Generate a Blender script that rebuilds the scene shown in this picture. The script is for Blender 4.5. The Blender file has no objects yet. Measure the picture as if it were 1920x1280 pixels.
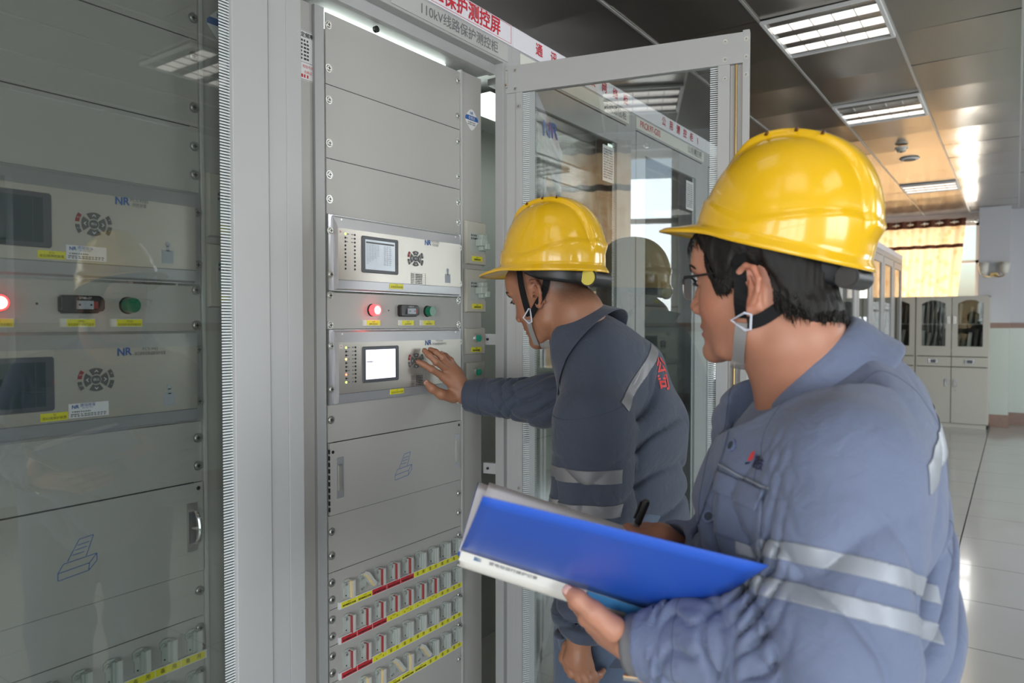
import bpy, bmesh, math, random
import numpy as np
from mathutils import Vector, Matrix
R = math.radians
random.seed(7)
SC = bpy.context.scene
COL = SC.collection

# ------------------------------------------------------------------ camera
FPX = 1345.0
YAW, PITCH = R(35.1), math.atan(35 / FPX)
CAM = Vector((1.225, 0.0, 1.385))
cd = bpy.data.cameras.new('camera'); cam = bpy.data.objects.new('camera', cd); COL.objects.link(cam)
cd.sensor_width = 36; cd.lens = FPX * 36 / 1920; cd.clip_start = 0.05; cd.clip_end = 200
cd.dof.use_dof = True; cd.dof.focus_distance = 1.75; cd.dof.aperture_fstop = 4.5
cam.location = CAM; cam.rotation_euler = (R(90) - PITCH, 0, YAW)
SC.camera = cam
# ------------------------------------------------------------------ world and light
SC.view_settings.view_transform = 'Standard'; SC.view_settings.look = 'None'
SC.view_settings.exposure = 0.0; SC.view_settings.gamma = 1; SC.view_settings.use_curve_mapping = False
SC.cycles.use_denoising = True
SC.cycles.max_bounces = 10; SC.cycles.diffuse_bounces = 5; SC.cycles.glossy_bounces = 5
SC.cycles.transmission_bounces = 8; SC.cycles.transparent_max_bounces = 16
SC.cycles.caustics_reflective = False; SC.cycles.caustics_refractive = False
SC.cycles.sample_clamp_indirect = 6
w = bpy.data.worlds.new('sky'); SC.world = w; w.use_nodes = True
wn = w.node_tree.nodes; wl = w.node_tree.links
sky = wn.new('ShaderNodeTexSky'); sky.sky_type = 'NISHITA'; sky.sun_disc = False
sky.sun_elevation = R(50); sky.sun_rotation = R(120); sky.air_density = 1.2; sky.dust_density = 3
wl.new(sky.outputs[0], wn['Background'].inputs[0]); wn['Background'].inputs[1].default_value = 0.35


def area(name, loc, rot, sx, sy, power, col=(1, 1, 1)):
    l = bpy.data.lights.new(name, 'AREA'); l.shape = 'RECTANGLE'; l.size = sx; l.size_y = sy
    l.energy = power; l.color = col
    o = bpy.data.objects.new(name, l); COL.objects.link(o); o.location = loc; o.rotation_euler = rot
    return o


CEIL = 2.92; XR = 4.2; YB = -2.1; YF = 11.85; XL = -1.6
DAY = (0.92, 0.955, 1.0)
# daylight lamps at right, back and far windows; some openings added for the light
area('window_daylight', (XR + 0.3, -0.7, 1.55), (0, R(82), 0), 1.6, 2.2, 125, DAY)  # its unseen window is widened towards the back so light reaches the rack
area('window_daylight', (XR + 0.3, 4.9, 1.8), (0, R(70), 0), 1.5, 2.1, 130, DAY)  # lamp at an unseen window placed to brighten the middle of the row
area('window_daylight', (XR + 0.3, 8.8, 1.8), (0, R(70), 0), 1.5, 2.0, 105, DAY)  # lamp at another unseen window added to brighten the room
area('window_daylight', (1.75, YB - 0.35, 1.2), (R(88), 0, 0), 2.1, 2.0, 105, DAY)  # added main light, set low behind the viewer to reach the lower rack
area('window_daylight', (0, YB - 0.3, 1.75), (R(90), 0, 0), 1.5, 1.7, 40, DAY)
area('window_daylight', (-0.1, YF + 0.35, 1.9), (R(-90), 0, 0), 1.7, 1.8, 62, (1, .92, .82))


# ------------------------------------------------------------------ materials
def mat(name, col, rough=0.5, metal=0.0, emit=None, estr=0, bump=0, bscale=200, var=0, vscale=4, trans=0,
        ior=None, coat=0, spec=None, sss=0, alpha=None, mottle=None, aniso=0):
    m = bpy.data.materials.new(name); m.use_nodes = True
    nt = m.node_tree; n = nt.nodes; l = nt.links; b = n['Principled BSDF']
    col = tuple(col) + ((1,) if len(col) == 3 else ())
    b.inputs['Base Color'].default_value = col; b.inputs['Roughness'].default_value = rough
    b.inputs['Metallic'].default_value = metal
    if emit: b.inputs['Emission Color'].default_value = tuple(emit) + (1,); b.inputs['Emission Strength'].default_value = estr
    if trans: b.inputs['Transmission Weight'].default_value = trans
    if ior: b.inputs['IOR'].default_value = ior
    if coat: b.inputs['Coat Weight'].default_value = coat; b.inputs['Coat Roughness'].default_value = 0.04
    if spec is not None: b.inputs['Specular IOR Level'].default_value = spec
    if sss:
        b.inputs['Subsurface Weight'].default_value = sss; b.inputs['Subsurface Radius'].default_value = (1, .35, .2)
        b.inputs['Subsurface Scale'].default_value = 0.006
    if alpha is not None: b.inputs['Alpha'].default_value = alpha
    tc = n.new('ShaderNodeTexCoord')
    if var or mottle:
        nz = n.new('ShaderNodeTexNoise'); nz.inputs['Scale'].default_value = vscale; nz.inputs['Detail'].default_value = 4
        l.new(tc.outputs['Object'], nz.inputs['Vector'])
        mx = n.new('ShaderNodeMix'); mx.data_type = 'RGBA'
        l.new(nz.outputs['Fac'], mx.inputs['Factor'])
        c2 = mottle or tuple(min(1, c * (1 + var)) for c in col[:3])
        c1 = col[:3] if mottle else tuple(c * (1 - var) for c in col[:3])
        mx.inputs['A'].default_value = tuple(c1) + (1,); mx.inputs['B'].default_value = tuple(c2) + (1,)
        l.new(mx.outputs['Result'], b.inputs['Base Color'])
    if bump:
        nb = n.new('ShaderNodeTexNoise'); nb.inputs['Scale'].default_value = bscale; nb.inputs['Detail'].default_value = 2
        l.new(tc.outputs['Object'], nb.inputs['Vector'])
        bp = n.new('ShaderNodeBump'); bp.inputs['Strength'].default_value = bump; bp.inputs['Distance'].default_value = 0.001
        l.new(nb.outputs['Fac'], bp.inputs['Height']); l.new(bp.outputs['Normal'], b.inputs['Normal'])
    return m


M = {}
M['paint'] = mat('light_grey_powder_coat', (.48, .475, .455), .42, bump=.25, bscale=900)
M['paint2'] = mat('grey_frame_coat', (.41, .41, .405), .38, bump=.3, bscale=1100)
M['panel'] = mat('grey_panel_coat', (.435, .42, .395), .45, bump=.2, bscale=900)
M['inner'] = mat('cabinet_inner_white', (.60, .62, .60), .5)
M['alu'] = mat('satin_silver_face', (.50, .47, .425), .38, metal=.6, bump=.08, bscale=500)
M['alu2'] = mat('silver_bezel', (.52, .52, .54), .30, metal=.55)
M['chrome'] = mat('chrome', (.75, .75, .76), .15, metal=1)
M['steel'] = mat('screw_steel', (.50, .50, .47), .35, metal=.8)
M['black'] = mat('black_plastic', (.012, .012, .013), .4)
M['dark'] = mat('dark_grey_plastic', (.085, .09, .10), .45)
M['key'] = mat('keypad_grey', (.115, .115, .115), .5)
M['keyred'] = mat('keypad_red', (.30, .03, .03), .5)
M['white'] = mat('white_sign', (.78, .76, .80), .45)
M['cream'] = mat('cream_plastic', (.70, .69, .62), .45)
M['beige'] = mat('beige_plastic', (.47, .45, .385), .42)
M['paper'] = mat('paper', (.74, .74, .73), .6)
M['yellow'] = mat('yellow_label', (.78, .72, .03), .45)
M['red'] = mat('red_label', (.55, .03, .04), .45)
M['redink'] = mat('red_ink', (.55, .01, .03), .5)
M['greyink'] = mat('grey_ink', (.16, .16, .165), .5)
M['ink'] = mat('black_ink', (.03, .03, .03), .5)
M['blueink'] = mat('blue_ink', (.03, .12, .38), .5)
M['pink'] = mat('cream_link', (.72, .55, .28), .5)
M['linkred'] = mat('red_link', (.33, .045, .045), .5)
M['linkwhite'] = mat('white_link', (.56, .56, .53), .45)
M['linkgrey'] = mat('grey_link_base', (.42, .45, .42), .45)
M['brass'] = mat('brass_rod', (.45, .33, .16), .35, metal=.9)
M['redlamp'] = mat('red_lamp_lit', (.8, .03, .03), .3, emit=(1, .035, .04), estr=5)
M['redcore'] = mat('red_lamp_core', (.9, .2, .2), .3, emit=(1, .30, .25), estr=9)
M['greenlamp'] = mat('green_lamp_unlit', (.0, .16, .08), .25, coat=.5)
M['greenbtn'] = mat('green_button', (.0, .30, .19), .35)
M['ledg'] = mat('led_green', (.5, .8, .1), .3, emit=(.6, 1, .1), estr=3)
M['ledo'] = mat('led_orange', (.9, .5, .1), .3, emit=(1, .5, .1), estr=6)
M['ledr'] = mat('led_red', (.9, .2, .1), .3, emit=(1, .13, .06), estr=6)
M['lcdoff'] = mat('lcd_dim', (.42, .46, .50), .15, emit=(.6, .7, .8), estr=.16)
M['lcdon'] = mat('lcd_lit', (.8, .8, .9), .15, emit=(.86, .86, 1), estr=.95)
M['lcddark'] = mat('lcd_dark', (.055, .075, .08), .12)
M['tube'] = mat('fluorescent_tube', (.9, .9, .9), .4, emit=(1, .93, .84), estr=1.7)
M['tubeoff'] = mat('fluorescent_off', (.5, .48, .42), .3)
M['strip'] = mat('cabinet_lamp', (.9, .95, .9), .4, emit=(.88, 1, .93), estr=3)
M['frit'] = mat('glass_print', (.62, .66, .66), .5)


def glass_mat(name, tint=(.86, .90, .89), refl_ior=1.5, rough=0.0):
    # clear pane: transparent with a Fresnel reflection, so daylight and lamps pass through it
    m = bpy.data.materials.new(name); m.use_nodes = True; nt = m.node_tree; n = nt.nodes; l = nt.links
    n.remove(n['Principled BSDF'])
    tr = n.new('ShaderNodeBsdfTransparent'); tr.inputs[0].default_value = tuple(tint) + (1,)
    gl = n.new('ShaderNodeBsdfGlossy'); gl.inputs['Roughness'].default_value = rough
    fr = n.new('ShaderNodeFresnel'); ge = n.new('ShaderNodeNewGeometry'); mi = n.new('ShaderNodeMix')   # same reflection from both sides of a thin pane
    mi.inputs['A'].default_value = refl_ior; mi.inputs['B'].default_value = 1 / refl_ior
    l.new(ge.outputs['Backfacing'], mi.inputs['Factor']); l.new(mi.outputs['Result'], fr.inputs['IOR'])
    mx = n.new('ShaderNodeMixShader')
    l.new(fr.outputs[0], mx.inputs[0]); l.new(tr.outputs[0], mx.inputs[1]); l.new(gl.outputs[0], mx.inputs[2])
    l.new(mx.outputs[0], n['Material Output'].inputs[0])
    return m


M['glass'] = glass_mat('cabinet_glass', (.77, .79, .775), 1.75)
M['glassd'] = glass_mat('door_glass', (.84, .87, .86), 2.1)
M['wglass'] = glass_mat('window_glass', (.97, .98, .98), 1.3)


# ------------------------------------------------------------------ mesh helpers
class MB:
    def __init__(s):
        s.v = []; s.f = []; s.m = []; s.mats = []

    def mi(s, m):
        if m not in s.mats: s.mats.append(m)
        return s.mats.index(m)

    def add(s, vs, fs, m):
        b = len(s.v); k = s.mi(m)
        s.v += [tuple(v) for v in vs]; s.f += [tuple(b + i for i in f) for f in fs]; s.m += [k] * len(fs)
        return s

    def box(s, a, b, m, T=None):
        x0, y0, z0 = a; x1, y1, z1 = b
        v = [Vector(p) for p in ((x0, y0, z0), (x1, y0, z0), (x1, y1, z0), (x0, y1, z0), (x0, y0, z1), (x1, y0, z1), (x1, y1, z1), (x0, y1, z1))]
        if T: v = [T @ p for p in v]
        return s.add(v, [(0, 3, 2, 1), (4, 5, 6, 7), (0, 1, 5, 4), (1, 2, 6, 5), (2, 3, 7, 6), (3, 0, 4, 7)], m)

    def frust(s, a, b, ins, dx, m):
        # raised panel facing +X: base rect a..b (y,z) at x0, front rect inset (yl,yr,zb,zt) at x0+dx
        x0, y0, z0, y1, z1 = a[0], a[1], a[2], b[1], b[2]
        yl, yr, zb, zt = ins
        v = [(x0, y0, z0), (x0, y1, z0), (x0, y1, z1), (x0, y0, z1),
             (x0 + dx, y0 + yl, z0 + zb), (x0 + dx, y1 - yr, z0 + zb), (x0 + dx, y1 - yr, z1 - zt), (x0 + dx, y0 + yl, z1 - zt)]
        return s.add(v, [(4, 5, 6, 7), (0, 1, 5, 4), (1, 2, 6, 5), (2, 3, 7, 6), (3, 0, 4, 7), (0, 3, 2, 1)], m)

    def prism(s, poly, x0, x1, m, T=None):
        # polygon in (y,z) extruded along x
        n = len(poly)
        v = [Vector((x0, p[0], p[1])) for p in poly] + [Vector((x1, p[0], p[1])) for p in poly]
        if T: v = [T @ p for p in v]
        f = [tuple(range(n - 1, -1, -1)), tuple(range(n, 2 * n))] + [(i, (i + 1) % n, n + (i + 1) % n, n + i) for i in range(n)]
        return s.add(v, f, m)

    def cyl(s, c, r, x0, x1, m, n=16, r2=None, T=None):
        # axis along x, centre (y,z)
        r2 = r if r2 is None else r2
        v = []
        for x, q in ((x0, r), (x1, r2)):
            v += [Vector((x, c[0] + q * math.cos(t * 2 * math.pi / n), c[1] + q * math.sin(t * 2 * math.pi / n))) for t in range(n)]
        if T: v = [T @ p for p in v]
        f = [tuple(range(n - 1, -1, -1)), tuple(range(n, 2 * n))] + [(i, (i + 1) % n, n + (i + 1) % n, n + i) for i in range(n)]
        return s.add(v, f, m)

    def tube(s, pts, r, m, n=8, closed=False, flat=None, up=(0, 0, 1)):
        pts = [Vector(p) for p in pts]; N = len(pts); vs = []; fs = []
        prev = None
        for i, p in enumerate(pts):
            if closed: t = pts[(i + 1) % N] - pts[i - 1]
            else: t = pts[min(i + 1, N - 1)] - pts[max(i - 1, 0)]
            t.normalize()
            if prev is None:
                a = Vector(up); a = a - t * a.dot(t)
                if a.length < 1e-3: a = t.orthogonal()
            else: a = prev - t * prev.dot(t)
            a.normalize(); prev = a; b = t.cross(a)
            rr = r[i] if isinstance(r, (list, tuple)) else r
            ra, rb = (rr, rr) if flat is None else (rr, rr * flat)
            for k in range(n):
                q = 2 * math.pi * k / n + math.pi / n
                vs.append(p + a * ra * math.cos(q) + b * rb * math.sin(q))
        for i in range(N if closed else N - 1):
            j = (i + 1) % N
            for k in range(n):
                fs.append((i * n + k, i * n + (k + 1) % n, j * n + (k + 1) % n, j * n + k))
        if not closed:
            fs.append(tuple(range(n - 1, -1, -1))); fs.append(tuple((N - 1) * n + k for k in range(n)))
        return s.add(vs, fs, m)

    def grid(s, P, m, closed_u=False, closed_v=False):
        # P[i][j] rows of points
        nu, nv = len(P), len(P[0]); vs = [p for row in P for p in row]; fs = []
        for i in range(nu if closed_u else nu - 1):
            for j in range(nv if closed_v else nv - 1):
                fs.append((i * nv + j, i * nv + (j + 1) % nv, ((i + 1) % nu) * nv + (j + 1) % nv, ((i + 1) % nu) * nv + j))
        return s.add(vs, fs, m)

    def build(s, name, parent=None, smooth=False, bevel=0, loc=None, solid=0, subsurf=0, angle=35):
        me = bpy.data.meshes.new(name); me.from_pydata(s.v, [], s.f)
        for m in s.mats: me.materials.append(M[m] if isinstance(m, str) else m)
        me.polygons.foreach_set('material_index', s.m)
        bm = bmesh.new(); bm.from_mesh(me); bmesh.ops.recalc_face_normals(bm, faces=bm.faces); bm.to_mesh(me); bm.free()
        return link(me, name, parent, smooth, bevel, loc, solid, subsurf, angle)


def link(me, name, parent=None, smooth=False, bevel=0, loc=None, solid=0, subsurf=0, angle=35):
    o = bpy.data.objects.new(name, me); COL.objects.link(o)
    if parent: o.parent = parent
    if loc: o.location = loc
    if smooth:
        me.polygons.foreach_set('use_smooth', [True] * len(me.polygons))
        if smooth != 'all': me.set_sharp_from_angle(angle=R(angle))
    if solid:
        m = o.modifiers.new('solid', 'SOLIDIFY'); m.thickness = solid; m.offset = 0
    if subsurf:
        m = o.modifiers.new('sub', 'SUBSURF'); m.levels = m.render_levels = subsurf
    if bevel:
        m = o.modifiers.new('bevel', 'BEVEL'); m.width = bevel; m.segments = 2; m.limit_method = 'ANGLE'; m.angle_limit = R(50)
    return o


def tag(o, label=None, cat=None, group=None, kind=None):
    if label: o['label'] = label
    if cat: o['category'] = cat
    if group: o['group'] = group
    if kind: o['kind'] = kind
    return o


def thing(name, label, cat, loc=(0, 0, 0), rz=0, group=None):
    o = bpy.data.objects.new(name, None); COL.objects.link(o); o.location = loc; o.rotation_euler = (0, 0, rz)
    o.empty_display_size = .05
    return tag(o, label, cat, group)


def copytree(o, parent=None, loc=None):
    c = o.copy(); COL.objects.link(c); c.parent = parent
    if loc is not None: c.location = loc
    for ch in list(o.children): copytree(ch, c)
    return c


TXT = {}
def text_mesh(body, size, bold=0.0, res=2, ax='CENTER', sx=1.0, space=1.0):
    k = (body, size, bold, res, ax, sx, space)
    if k in TXT: return TXT[k]
    c = bpy.data.curves.new('t', 'FONT'); c.body = body; c.size = size; c.align_x = ax; c.align_y = 'CENTER'
    c.resolution_u = res; c.space_character = space
    o = bpy.data.objects.new('t', c); COL.objects.link(o)
    bpy.context.view_layer.update()
    me = bpy.data.meshes.new_from_object(o.evaluated_get(bpy.context.evaluated_depsgraph_get()))
    bpy.data.objects.remove(o); bpy.data.curves.remove(c)
    v = np.zeros(len(me.vertices) * 3); me.vertices.foreach_get('co', v); v = v.reshape(-1, 3)
    fs = [tuple(p.vertices) for p in me.polygons]; X, Y, Z, Fs = [], [], [], []
    q = bold * size   # heavier strokes: the same glyphs laid side by side
    for k2, (dx, dy) in enumerate([(0, 0)] if not bold else [(-q, -q), (q, -q), (-q, q), (q, q), (0, 0)]):
        X.append(v[:, 0] * sx + dx); Y.append(v[:, 1] + dy); Z.append(np.full(len(v), k2 * .00008)); Fs += [tuple(i + k2 * len(v) for i in f) for f in fs]
    out = (np.concatenate(X), np.concatenate(Y), Fs, np.concatenate(Z))
    bpy.data.meshes.remove(me)
    TXT[k] = out
    return out


def put_text(mb, body, size, at, m, x=0.0, bold=0.0, ax='CENTER', sx=1.0, res=2, T=None, space=1.0):
    """text lying on a +X facing surface, at = (y, z)"""
    tx, ty, fs, tz = text_mesh(body, size, bold, res, ax, sx, space)
    vs = [Vector((x + c, at[0] + a, at[1] + b)) for a, b, c in zip(tx, ty, tz)]
    if T: vs = [T @ p for p in vs]
    mb.add(vs, fs, m)


def scribble(mb, y0, z0, y1, z1, m, x, n=6, rows=1, seed=0):
    """tiny illegible print: short dashes"""
    rr = random.Random(seed)
    for r in range(rows):
        zc = z1 - (r + .5) * (z1 - z0) / rows; h = (z1 - z0) / rows * .3
        y = y0
        while y < y1 - .001:
            wd = (y1 - y0) / n * rr.uniform(.5, .9)
            mb.add([(x, y, zc - h), (x, min(y + wd, y1), zc - h), (x, min(y + wd, y1), zc + h), (x, y, zc + h)], [(0, 1, 2, 3)], m)
            y += (y1 - y0) / n


def screw(name, at, x, parent, r=.0072):
    if name not in SCREW:
        mb = MB(); mb.cyl((0, 0), r * 1.35, 0, .0012, 'steel', 14); mb.cyl((0, 0), r, .0012, .0036, 'steel', 14, r * .75)
        mb.box((.0034, -r * .55, -.0009), (.0039, r * .55, .0009), 'black'); mb.box((.0034, -.0009, -r * .55), (.0039, .0009, r * .55), 'black')
        o = mb.build(name, parent, smooth=True, loc=(x, at[0], at[1])); SCREW[name] = o.data
        return o
    return link(SCREW[name], name, parent, loc=(x, at[0], at[1]))


SCREW = {}

# ------------------------------------------------------------------ cabinets
def arc_key(mb, c, r0, r1, a0, a1, x0, x1, m, n=7):
    p = [(c[0] + r1 * math.cos(R(a0 + (a1 - a0) * i / n)), c[1] + r1 * math.sin(R(a0 + (a1 - a0) * i / n))) for i in range(n + 1)]
    p += [(c[0] + r0 * math.cos(R(a1 + (a0 - a1) * i / n)), c[1] + r0 * math.sin(R(a1 + (a0 - a1) * i / n))) for i in range(n + 1)]
    mb.prism(p, x0, x1, m)


def chevron(mb, c, ang, s, x, m):
    T = Matrix.Translation((x, c[0], c[1])) @ Matrix.Rotation(R(ang), 4, 'X')
    pts = [(-s, -s * .6), (0, s * .6), (s, -s * .6), (s * .6, -s * .6), (0, s * .05), (-s * .6, -s * .6)]
    vs = [T @ Vector((0, a, b)) for a, b in pts]
    mb.add(vs, [(0, 1, 4, 5), (1, 2, 3, 4)], m)


def nr_logo(mb, at, h, x, m='blueink', m2=None):
    y, z = at; w_ = h * .75
    # N : two bars and a diagonal ; R : stem, bowl, slanted leg
    q = lambda pts: mb.add([(x, y + a * h, z + b * h) for a, b in pts], [tuple(range(len(pts)))], m)
    q([(0, -.5), (.2, -.5), (.2, .5), (0, .5)]); q([(.2, .5), (.2, .18), (.72, -.5), (.72, -.12)][::-1]); q([(.72, -.5), (.92, -.5), (.92, .5), (.72, .5)])
    put_text(mb, 'R', h * 1.38, (y + h * 1.38, z), m2 or m, x, bold=.02)


def relay(loc, label, model, cname, tagtxt, on, leds, screen='lcdoff', longlabel=None, rows=None):
    t = thing('protection_relay', label, 'relay', loc)
    H = .1755; W = .4826; x1 = .016
    mb = MB(); mb.box((0, .002, .001), (.004, W - .002, H), 'alu2'); mb.box((-.03, .03, .01), (0, W - .03, H - .01), 'paint')
    ch = mb.build('mounting_flange', t)
    for y in (.008, W - .008):
        for z in (.038, .138): screw('screw', (y, z), .004, ch, .0052)
    mb = MB()
    y0, y1 = .015, W - .014
    prof = [(0, .001), (.014, .006), (x1, .026), (x1, H - .030), (.010, H - .006), (.003, H)]
    L = [(p[0] + .004 * 0, y0 + (p[0] > .013) * .005, p[1]) for p in prof]; Rr = [(p[0], y1 - (p[0] > .013) * .004, p[1]) for p in prof]
    n = len(prof)
    for i in range(n - 1): mb.add([L[i], Rr[i], Rr[i + 1], L[i + 1]], [(0, 1, 2, 3)], 'alu' if i == 2 else 'alu2')
    mb.add(L + [(0, y0, H)], [tuple(range(n + 1))], 'alu2'); mb.add(Rr + [(0, y1, H)], [tuple(range(n + 1))[::-1]], 'alu2')
    mb.add([(x1 + .0003, y0 + .005, .0255), (x1 + .0003, y1 - .004, .0255), (x1 + .0003, y1 - .004, .0265), (x1 + .0003, y0 + .005, .0265)], [(0, 1, 2, 3)], 'dark')
    mb.build('bezel', t)
    mb = MB(); mb.cyl((.035, H - .010), .0028, .006, .0115, 'steel', 10); mb.cyl((W - .035, H - .010), .0028, .006, .0115, 'steel', 10)
    mb.build('bezel_screw', t)
    xf = x1
    fr = MB(); sy0, sy1, sz0, sz1 = .0925, .2145, .047, .1345
    fr.prism([(sy0, sz0 + .003), (sy0 + .003, sz0), (sy1 - .003, sz0), (sy1, sz0 + .003), (sy1, sz1 - .003), (sy1 - .003, sz1), (sy0 + .003, sz1), (sy0, sz1 - .003)], xf, xf + .003, 'dark')
    f = fr.build('screen_frame', t, bevel=.001)
    s = MB(); s.box((xf + .003, sy0 + .009, sz0 + .008), (xf + .0034, sy1 - .013, sz1 - .008), screen)
    so = s.build('screen', f)
    g = MB(); xs = xf + .0037
    if screen == 'lcdoff':
        g.add([(xs, sy0 + .011, sz1 - .017), (xs, sy1 - .016, sz1 - .017), (xs, sy1 - .016, sz1 - .013), (xs, sy0 + .011, sz1 - .013)], [(0, 1, 2, 3)], 'key')
        for c in range(5): scribble(g, sy0 + .012 + c * .009, sz0 + .020 + c * .005, sy0 + .019 + c * .009, sz1 - .019, 'port', xs, 2, 12 - c, c)
        scribble(g, sy0 + .07, sz0 + .02, sy0 + .098, sz1 - .019, 'port', xs, 3, 10, 9)
    elif screen == 'lcdon':
        scribble(g, sy0 + .011, sz0 + .048, sy0 + .035, sz0 + .053, 'key', xs, 7, 1, 3)
        for z in (sz0 + .046, sz0 + .055): g.box((xs, sy0 + .011, z), (xs + .0001, sy0 + .036, z + .0004), 'key')
        g.box((xs, sy0 + .0365, sz0 + .010), (xs + .0001, sy0 + .0369, sz0 + .055), 'frit')
    else:
        g.box((xs, sy1 - .028, sz0 + .009), (xs + .0001, sy1 - .0274, sz1 - .009), 'key')
    g.build('screen_text', f)
    # keypad
    kc = (.280, .093)
    k = MB(); k.cyl(kc, .0208, xf, xf + .0004, 'alu', 40); kp = k.build('keypad', t)
    k = MB(); k.cyl(kc, .0073, xf + .0004, xf + .0016, 'key', 24); put_text(k, '确认', .0052, kc, 'frit', xf + .0018); k.build('key_button', kp)
    for a in (0, 90, 180, 270):
        k = MB(); arc_key(k, kc, .0093, .0198, a - 35, a + 35, xf + .0004, xf + .0016, 'key')
        cc = (kc[0] + .0148 * math.cos(R(a)), kc[1] + .0148 * math.sin(R(a))); chevron(k, cc, a - 90, .0036, xf + .0018, 'paper')
        k.build('key_button', kp)
    for a, mm, tx in ((160, 'keyred', '复位'), (200, 'key', '取消'), (20, 'key', '+'), (-20, 'key', '-')):
        k = MB(); arc_key(k, kc, .0235, .0295, a - 15, a + 15, xf + .0004, xf + .0016, mm)
        put_text(k, tx, .003 if len(tx) > 1 else .006, (kc[0] + .0265 * math.cos(R(a)), kc[1] + .0265 * math.sin(R(a))), 'frit', xf + .0018)
        k.build('key_button', kp)
    # print
    p = MB(); xp = xf + .0004
    nr_logo(p, (.316, .1385), .0135, xp)
    lw = .026 if len(cname) < 6 else .058
    put_text(p, model, .0075, (.345 + lw / 2, .1425), 'greyink', xp, sx=1.1)
    put_text(p, cname, .0072, (.345 + lw / 2, .1343), 'greyink', xp, sx=lw / (.0073 * len(cname)))
    p.build('lettering', t)
    p = MB(); p.box((xf, .398, .036), (xf + .0006, .420, .060), 'key'); p.cyl((.409, .071), .0048, xf, xf + .0006, 'key', 16)
    p.box((xf, .406, .058), (xf + .0006, .412, .068), 'key'); p.mats[0] = 'port'; p.build('port_cover', t)
    p = MB()
    if longlabel:
        p.box((xf, .236, .031), (xf + .0005, .300, .055), 'white'); nr_logo(p, (.241, .0495), .006, xf + .0008)
        put_text(p, '南瑞继保', .0062, (.266, .0512), 'blueink', xf + .0008); put_text(p, 'NR ELECTRIC', .0032, (.266, .0468), 'blueink', xf + .0008)
        scribble(p, .241, .0395, .272, .043, 'greyink', xf + .0008, 9, 1, 1); scribble(p, .239, .0325, .297, .0385, 'greyink', xf + .0008, 11, 2, 2)
    else:
        xq = xf + .0004
        for z in (.056, .051, .0455, .039, .0345, .031, .027): p.box((xq, .262, z), (xq + .0002, .318, z + .0004), 'greyink')
        for y in (.262, .277, .318): p.box((xq, y, .027), (xq + .0002, y + .0004, .056), 'greyink')
        scribble(p, .264, .028, .274, .055, 'greyink', xq + .0003, 2, 6, 5); scribble(p, .280, .028, .306, .055, 'ink', xq + .0003, 6, 6, 6)
    p.build('rating_label', t)
    p = MB(); ly = .186 if not longlabel else .194
    lz = .012 if not longlabel else .030
    if longlabel: p.box((xf, ly, lz), (xf + .0006, ly + .041, lz + .013), 'yellow'); xx = xf + .0009
    else: p.box((.013, ly, lz), (xf + .0006, ly + .048, lz + .0125), 'yellow'); xx = xf + .0009
    w_ = .041 if longlabel else .048
    put_text(p, tagtxt[0], .0046, (ly + w_ / 2, lz + .0098), 'ink', xx); put_text(p, tagtxt[1], .0052, (ly + w_ / 2, lz + .0042), 'ink', xx, sx=w_ * .9 / (.0052 * len(tagtxt[1])))
    p.build('yellow_label', t)
    p = MB(); p.box((xf, .0225, .132), (xf + .0005, .0315, .141), 'cream'); scribble(p, .0245, .134, .0295, .139, 'redink', xf + .0007, 3, 3, 2); p.build('small_sticker', t)
    # indicator LEDs
    for col, y in enumerate((.042, .071)):
        for r in range(10):
            z = .1335 - r * .009
            st = leds.get((col, r))
            k = MB(); k.cyl((y, z), .0025, xf, xf + .0008, st or 'black', 10)
            tag(k.build('indicator_led', t), {'ledg': 'lit green', 'ledo': 'lit orange', 'ledr': 'lit red'}.get(st, 'unlit black') + ' indicator led')
    if rows:
        p = MB()
        for r in range(10):
            if r < rows:
                z = .1335 - r * .009
                scribble(p, .0455, z - .002, .0455 + .004 + .004 * (r % 3 == 0), z + .002, 'greyink', xp, 2, 1, r); scribble(p, .060, z - .002, .067, z + .002, 'greyink', xp, 2, 1, r + 20)
        p.build('led_lettering', t)
    return t


M['toggle'] = mat('pale_green_toggle', (.40, .45, .40), .4)
M['port'] = mat('port_grey', (.40, .42, .47), .4)


def blank_panel(t, y0, z0, z1, rnd=(), grp=None):
    mb = MB(); mb.box((-.0745, y0 + .001, z0 + .001), (-.071, y0 + .4816, z1 - .001), 'panel')
    mb.box((-.076, y0 + .018, z0 - .002), (-.0715, y0 + .465, z0 + .001), 'black')
    o = mb.build('blank_panel', t)
    for z in rnd:
        for y in (.009, .4736): screw('screw', (y0 + y, z), -.071, o)
    return o




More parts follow.
